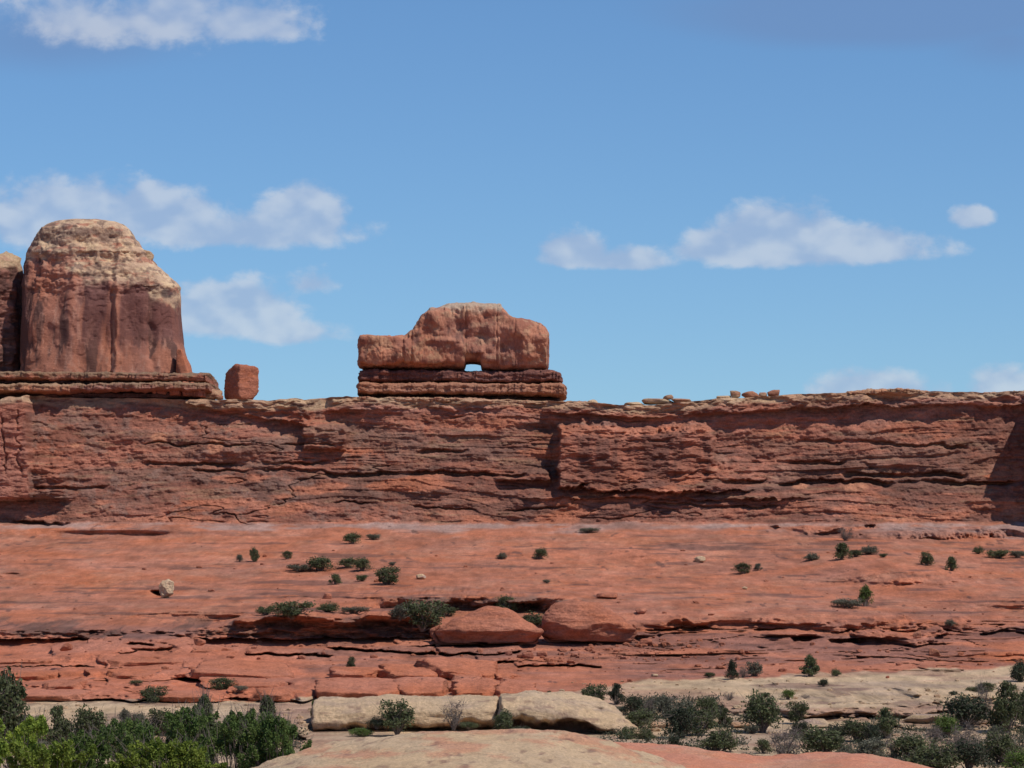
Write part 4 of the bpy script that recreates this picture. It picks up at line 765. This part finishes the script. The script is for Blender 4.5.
for q in [
 (240, 561, 6, 7, S_, 'dome', 'tiny sage tuft left of the upright bush high on the left slope'), (254, 561, 10, 13, J, 'tall', 'small upright dark bush high on the left slope'), (287, 558.5, 10, 7, J, 'dome', 'single round bush right of the upright one on the left slope'),
 (299, 571, 20, 7, S_, 'low', 'low grey bush at the left end of the upper bush row'), (320, 570, 25, 13, J, 'dome', 'broad juniper bush in the middle of the upper bush row'), (348, 567, 16, 9, J, 'dome', 'smaller half of the joined bush at the right of the upper row'), (362, 570, 16, 12, J, 'dome', 'taller half of the joined bush at the right of the upper row'),
 (334, 584, 12, 9, J, 'dome', 'small round bush below the gap in the upper row'), (362, 581, 10, 7, J, 'low', 'small flat bush left of the spiky juniper'), (387, 584, 24, 16, J, 'fan', 'spiky juniper bush at the lower right of the upper bush group'),
 (352, 543, 15, 10, J, 'dome', 'dark bush close under the cliff foot left of centre'), (373, 539, 12, 6, S_, 'low', 'faint grey bush beside the dark one under the cliff foot'), (393, 565, 6, 4, S_, 'low', 'tiny tuft right of the upper bush row'),
 (265, 615, 15, 9, J, 'low', 'leftmost bush along the top of the long red ledge'), (292, 617, 38, 15, J, 'fan', 'wide spreading bush on top of the long red ledge'), (328, 612, 20, 9, J, 'dome', 'low dark bush right of the wide spreading one'), (355, 613, 22, 7, S_, 'low', 'faint low bush on the ledge left of the alcove'),
 (400, 619, 20, 13, S_, 'fan', 'grey green bush at the left mouth of the alcove'), (422, 629, 38, 26, J, 'fan', 'largest bush of the slope in front of the dark alcove'), (445, 616, 18, 9, J, 'low', 'dim bush in the alcove behind the pointed dome'), (506, 612, 21, 14, J, 'dome', 'round green bush above the right flank of the pointed dome'), (533, 626, 24, 13, J, 'dome', 'dark bush wedged between the two rock domes'),
 (502, 558.5, 9, 6, S_, 'dome', 'small grey tuft on the open slope left of the lone bush'), (541, 558.5, 13, 10, J, 'dome', 'lone green bush on the open slope in the centre'), (547, 583, 6, 4, S_, 'low', 'tiny pale tuft above the wide dome'),
 (351, 670, 10, 12, J, 'fan', 'small upright bush above the stepped middle slabs'), (154, 702, 25, 14, J, 'fan', 'green bush at the foot of the slab heap on the pale bench'), (221, 690, 24, 10, J, 'dome', 'dark rounded bush on the slab heap right of the foot bush'), (240, 690, 12, 5, S_, 'low', 'dusty tuft on the slabs right of the rounded bush'), (136, 684, 10, 5, J, 'low', 'tiny bush in a crack of the slab heap'),
 (810, 560, 14, 7, S_, 'dome', 'pale sage bush left of the large bush on the right slope'), (842, 559, 22, 15, J, 'cone', 'large dark bush on the upper right slope'), (856, 556, 12, 7, J, 'low', 'low bush joined to the right of the large one'), (868, 554, 18, 8, S_, 'dome', 'grey bush at the right end of the large upper group'), (883, 557, 7, 4, J, 'low', 'tiny dark tuft right of the large upper group'),
 (845, 540, 14, 13, Dr, 'fan', 'thin leafless shrub above the large bush on the right'), (743, 573, 17, 9, J, 'dome', 'flat green bush on the slope right of centre'), (758, 570, 8, 6, S_, 'dome', 'small grey bush beside the flat green bush'),
 (927, 565, 14, 12, J, 'fan', 'green bush in the middle of the right slope'), (952, 570, 15, 13, J, 'cone', 'pointed bush with a shadow to its left on the right slope'), (978, 553, 10, 7, J, 'dome', 'small round bush up near the pale layer at the right'), (1000, 558, 20, 9, J, 'low', 'dark wide bush near the right edge of the slope'), (1017, 557, 14, 7, S_, 'low', 'faded bush touching the right edge of the slope'),
 (848, 607, 24, 9, S_, 'low', 'low grey bush left of the bright upright one on the lower right slope'), (866, 606, 14, 19, Gn, 'tall', 'bright upright bush on the lower right slope'), (951, 625, 10, 6, S_, 'dome', 'grey tuft on the layered rock at the right'), (589, 532, 15, 5, S_, 'low', 'flat grey tuft on the pale layer under the projecting block')]:
    plant(*q, group=gs)
gs = 'bushes on the pale bench'
for q in [
 (732, 679, 16, 17, Dk, 'cone', 'dark cone shaped bush at the upper edge of the pale bench'), (754, 676, 16, 13, S_, 'fan', 'grey green bush right of the dark cone bush'), (743, 677, 12, 10, Dr, 'fan', 'dead twigs between the cone bush and the grey one'), (811, 676, 23, 19, J, 'cone', 'tallest bush at the upper edge of the pale bench'),
 (837, 676, 9, 7, J, 'dome', 'small round bush right of the tallest bench bush'), (824, 686, 9, 7, Dk, 'dome', 'small dark bush lower on the bench below the tallest one'), (709, 677, 9, 5, J, 'low', 'low tuft left of the dark cone bush'), (788, 699, 13, 9, Gn, 'dome', 'bright green bush on the lower part of the pale bench'), (765, 697, 9, 5, J, 'low', 'small tuft left of the bright green bench bush'),
 (805, 698, 8, 4, Dr, 'low', 'brown tuft right of the bright green bench bush'), (975, 692, 14, 5, J, 'low', 'flat bush left part of the long one on the right bench'), (987, 692, 18, 8, J, 'dome', 'long low green bush on the right end of the bench'), (1011, 692, 13, 8, J, 'dome', 'round bush near the right edge of the bench'), (953, 695, 8, 4, Dk, 'low', 'tiny dark tuft left of the long low bench bush'),
 (1020, 681, 18, 19, Dk, 'tall', 'dark juniper at the right edge above the bench'), (729, 700, 10, 8, Dr, 'fan', 'thin dead shrub on the bench above the wash'), (549, 696, 6, 5, J, 'dome', 'tiny tuft behind the rear of the middle pale block')]:
    plant(*q, group=gs)
gs = 'bushes in the wash'
for i_, q in enumerate([
 (594, 703, 24, 17, J, 'fan', 'leftmost bush of the wash, behind the undercut nose'), (616, 704, 17, 18, Dk, 'tall', 'upright bush right of the leftmost wash bush'), (618, 713, 18, 8, S_, 'low', 'low bush just behind the rounded nose'), (634, 714, 20, 18, Dk, 'dome', 'dark bush above the tip of the rounded nose'), (648, 712, 14, 13, Dr, 'fan', 'brown twiggy bush behind the dark bush at the nose'),
 (640, 727, 24, 16, J, 'dome', 'green bush right beside the rounded nose'), (664, 718, 17, 21, S_, 'tall', 'pale sage coloured upright bush in the left wash'), (669, 703, 13, 7, Dr, 'low', 'brown shrub on the bank above the sage coloured bush'), (707, 719, 20, 21, J, 'dome', 'tall round juniper at the back of the left wash'), (680, 738, 30, 26, Dk, 'dome', 'big dark bush in the left wash'),
 (699, 735, 30, 26, J, 'fan', 'big spreading bush right of the big dark one'), (675, 747, 13, 11, Dk, 'dome', 'small dark bush touching the red foreground rock'), (716, 752, 32, 22, J, 'dome', 'wide bush at the foot of the red foreground rock'), (724, 727, 15, 17, J, 'tall', 'slim bush left of the orange slab'), (722, 739, 12, 8, Dr, 'dome', 'small grey dry shrub below the slim bush'),
 (630, 745, 22, 16, J, 'fan', 'bush growing under the undercut nose'), (648, 744, 16, 15, J, 'dome', 'bush between the nose and the red foreground rock'), (762, 732, 32, 36, J, 'dome', 'largest juniper of the wash, left of centre'), (799, 724, 19, 21, J, 'fan', 'juniper with a flared top right of the largest one'), (752, 733, 14, 9, S_, 'low', 'low grey bush at the left foot of the largest juniper'),
 (800, 736, 18, 14, Dk, 'dome', 'dark bush below the flared juniper'), (763, 753, 17, 12, J, 'dome', 'small green bush below the largest juniper'), (786, 760, 34, 30, Dr, 'fan', 'grey leafless shrub in the middle of the wash'), (822, 756, 40, 26, J, 'dome', 'dense rounded juniper right of the grey leafless shrub'), (838, 738, 20, 14, Dk, 'dome', 'small dark bush behind the dense rounded juniper'),
 (857, 742, 32, 20, J, 'dome', 'wide bush right of the dense rounded juniper'), (885, 738, 24, 26, J, 'tall', 'tall green juniper in the right wash'), (872, 758, 26, 18, S_, 'dome', 'grey green bush on the edge of the last foreground rise'), (895, 760, 20, 22, Dr, 'fan', 'twiggy grey bush beside the grey green one'), (870, 750, 22, 22, Dk, 'dome', 'dark bush below the tall green juniper'),
 (947, 737, 24, 20, Gn, 'dome', 'bright green bush in the right wash'), (967, 727, 40, 30, Dk, 'dome', 'large blackish bush in the shade under the bench'), (984, 722, 18, 36, Dr, 'fan', 'tall grey dead shrub against the bench at the right'), (933, 747, 18, 20, Dr, 'dome', 'purplish grey shrub left of the bright green bush'), (962, 752, 28, 28, Dr, 'dome', 'broad brownish shrub right of the purplish one'),
 (909, 760, 34, 24, J, 'dome', 'green juniper below the tall green one'), (932, 770, 46, 26, J, 'dome', 'wide juniper cut by the bottom edge'), (969, 769, 32, 26, Dk, 'dome', 'dark bush at the bottom right of the wide juniper'), (1007, 733, 34, 44, J, 'tall', 'tall juniper near the right edge of the wash'), (1024, 724, 20, 28, J, 'dome', 'juniper cut by the right edge'),
 (1004, 764, 34, 32, J, 'dome', 'juniper at the lower right of the wash'), (1020, 774, 30, 22, Gn, 'dome', 'low green bush in the bottom right corner'), (744, 764, 22, 10, S_, 'dome', 'low sage peeking over the dip of the foreground rock'), (845, 757, 16, 12, S_, 'dome', 'sage bush tucked beside the dense rounded juniper'), (996, 742, 16, 14, S_, 'dome', 'small sage bush below the tall right juniper'),
 (397, 732, 32, 28, J, 'fan', 'spreading juniper in front of the left pale block'), (377, 728, 16, 10, Dk, 'dome', 'dark bush left of the juniper at the pale block'), (362, 737, 20, 9, Gn, 'low', 'low green bush at the foot of the left pale block'), (469, 729, 16, 7, J, 'low', 'low bush at the foot of the left pale block near the dead shrub'), (504, 731, 18, 19, J, 'tall', 'bush in the cleft between the two pale blocks'), (520, 735, 18, 9, Dk, 'low', 'dark low bush under the right pale block')]):
    plant(*q, group=gs, pos=P(q[0], q[1], 268) if i_ in (45, 46, 47, 48, 49, 50) else (P(q[0], q[1], 266) if i_ in (15, 16) else None))
plant(454, 728, 22, 24, Dr, 'fan', 'bare dead shrub standing against the pale block', 'shrub', 'dead_shrub', pos=P(454, 728, 268), var=1)
plant(313, 716, 5, 15, Gn, 'tall', 'narrow green growth in the crack left of the pale blocks', pos=P(313, 718, 275), var=1)
gs = 'bushes behind the near thicket'
for q in [(4, 745, 52, 66, J, 'tall', 'tall dark juniper at the left edge of the picture'), (26, 742, 34, 26, Dk, 'low', 'low dark bush at the foot of the left edge juniper'), (57, 748, 27, 36, J, 'tall', 'dark juniper left of two behind the near bushes'), (90, 745, 32, 34, J, 'dome', 'dark juniper right of two behind the near bushes'),
          (125, 727, 14, 16, S_, 'tall', 'grey sage left of a pair on the left pale bench'), (138, 728, 14, 14, S_, 'dome', 'grey sage right of a pair on the left pale bench'), (162, 734, 30, 22, J, 'fan', 'bush behind the top of the near thicket')]:
    plant(*q, group=gs, pos=P(q[0], q[1], 262))
gs = 'near bushes at the bottom left'
def near_plant(pos, rw, H_, kind, shape, label, seed):
    r = np.random.default_rng(seed); cs = []; rw *= 1.36; nb = 150 if shape != 'fan' else 80
    for i in range(nb):
        a = r.uniform(0, 2 * math.pi); h = 1 - r.random() ** 1.2 * .8; q = math.sqrt(r.random())
        pr = {'dome': math.sqrt(max(.04, 1 - max(0, (h - .35) / .72) ** 2)), 'tall': .95 - .75 * max(0, h - .45) / .55, 'fan': .45 + .5 * h}[shape] * (.75 + .5 * r.random())
        c = np.array([math.cos(a) * rw * pr * q, math.sin(a) * rw * pr * q, h * H_ * .95]); s = r.uniform(.09, .24)
        cs.append((c, s, np.array([c[0] * .5, c[1] * .5, H_ * .55]) + r.normal(size=3) * .15))
    P_, D_ = [], []
    for c, s, o_ in cs:
        d = c - o_; d /= np.linalg.norm(d) + 1e-6; n = int(330 * (s / .16) ** 1.5)
        g = r.normal(size=(n, 3)); g /= np.linalg.norm(g, axis=1)[:, None]; g *= (r.random((n, 1)) ** .5) * s
        t = r.random((n, 1)) * s * 1.6; P_.append(c + g * np.clip(1.15 - t / s * .5, .2, 1) + d * (t - s * .5)); D_.append(np.repeat(d[None], n, 0))
    P_ = np.concatenate(P_); D_ = np.concatenate(D_); n = len(P_)
    a = D_ * .7 + r.normal(size=(n, 3)) * .8; a /= np.linalg.norm(a, axis=1)[:, None]; b = np.cross(a, r.normal(size=(n, 3))); b /= np.linalg.norm(b, axis=1)[:, None]
    L = r.uniform(.018, .042, (n, 1)) * (1.25 if kind == 'lime' else 1)
    q = np.stack([P_ - a * L, P_ + b * L * .55, P_ + a * L, P_ - b * L * .55], 1).reshape(-1, 3)
    segs = []
    for c, s, o_ in cs:
        m1 = np.array([c[0] * .25, c[1] * .25, H_ * .3]) + r.normal(size=3) * .08; segs += [(np.array([c[0] * .05, c[1] * .05, -.2]), m1, .035, .025), (m1, o_, .022, .014), (o_, c, .014, .006)]
        for _ in range(4): segs.append((c, c + r.normal(size=3) * s * .8 + (c - o_) * .2, .006, .003))
    tv, tf = tubes(segs, 5); o = empty('near_bush', pos)
    for c in (bpy.data.objects.new('foliage', mesh_tmp('foliage', q, np.arange(4 * n).reshape(-1, 4), LM[kind])), bpy.data.objects.new('stems', mesh_tmp('stems', tv, tf, bm_))): COL.objects.link(c); c.parent = o
    tag(o, label, 'bush', gs)
for (px, top, wpx, Yd, kd, shp, lb, vr) in [
  (14, 724, 70, 88, 'lime', 'fan', 'open lime green bush in the bottom left corner', 0), (50, 748, 70, 84, 'lime', 'fan', 'low yellowish bush between the corner bush and the dark thicket', 1), (122, 728, 96, 95, 'deep', 'dome', 'dense dark green bush in the left middle of the near thicket', 0),
  (166, 746, 100, 86, 'lime', 'dome', 'bright yellow green bush in front of the near thicket', 2), (186, 714, 76, 100, 'deep', 'dome', 'broad green bush at the highest part of the near thicket', 1), (205, 704, 24, 101, 'juniper', 'tall', 'slim upright sprig rising from the middle of the near thicket', 1), (236, 716, 92, 98, 'deep', 'dome', 'wide green bush in the right middle of the near thicket', 2), (268, 705, 24, 102, 'juniper', 'tall', 'slim greyish sprig rising at the right of the near thicket', 0),
  (276, 724, 66, 97, 'deep', 'dome', 'dark bush at the right end of the near thicket', 1), (82, 742, 60, 90, 'green', 'dome', 'green bush filling the front left of the dark one', 0)]:
    foot = float(np.interp(Yd, [40, 75, 120], [-3.9, -4.6, -10.0])); tz = float(P(px, top, Yd)[2]); m = Yd / F
    pos = np.array((float(P(px, top, Yd)[0]), Yd, foot)); near_plant(pos, wpx * m / 2, (tz - foot) * 1.05, kd, shp, lb, 400 + int(px))

def scrub(name, n, regs, seed, mat, label):
    r = np.random.default_rng(seed); out = []
    for _ in range(n):
        u0, u1, v0, v1 = regs[r.integers(len(regs))]; p = pick(r.uniform(u0, u1), r.uniform(v0, v1)); s = r.uniform(.2, .75); k = int(130 * s)
        g = r.normal(size=(k, 3)) * np.array([1, 1, .5]) * s * .55 + np.array([0, 0, s * .35]); g[:, 2] = np.abs(g[:, 2]); g += p
        a = r.normal(size=(k, 3)); a[:, 2] += .6; a /= np.linalg.norm(a, axis=1)[:, None]; b = np.cross(a, r.normal(size=(k, 3))); b /= np.linalg.norm(b, axis=1)[:, None]; L = r.uniform(.05, .12, (k, 1))
        out.append(np.stack([g - a * L, g + b * L * .5, g + a * L, g - b * L * .5], 1).reshape(-1, 3))
    q = np.concatenate(out); o = bpy.data.objects.new(name, mesh_tmp(name, q, np.arange(len(q)).reshape(-1, 4), mat)); COL.objects.link(o); tag(o, label, 'scrub', kind='stuff')
WR = [(600, 760, 712, 752), (760, 1030, 728, 768), (860, 1030, 715, 768), (640, 720, 700, 720), (-5, 300, 728, 752)]
scrub('dry_scrub', 300, WR, 31, LM['sage'], 'low grey green scrub between the wash bushes')
scrub('dark_scrub', 330, WR, 32, LM['dark'], 'low dark scrub between the wash bushes')
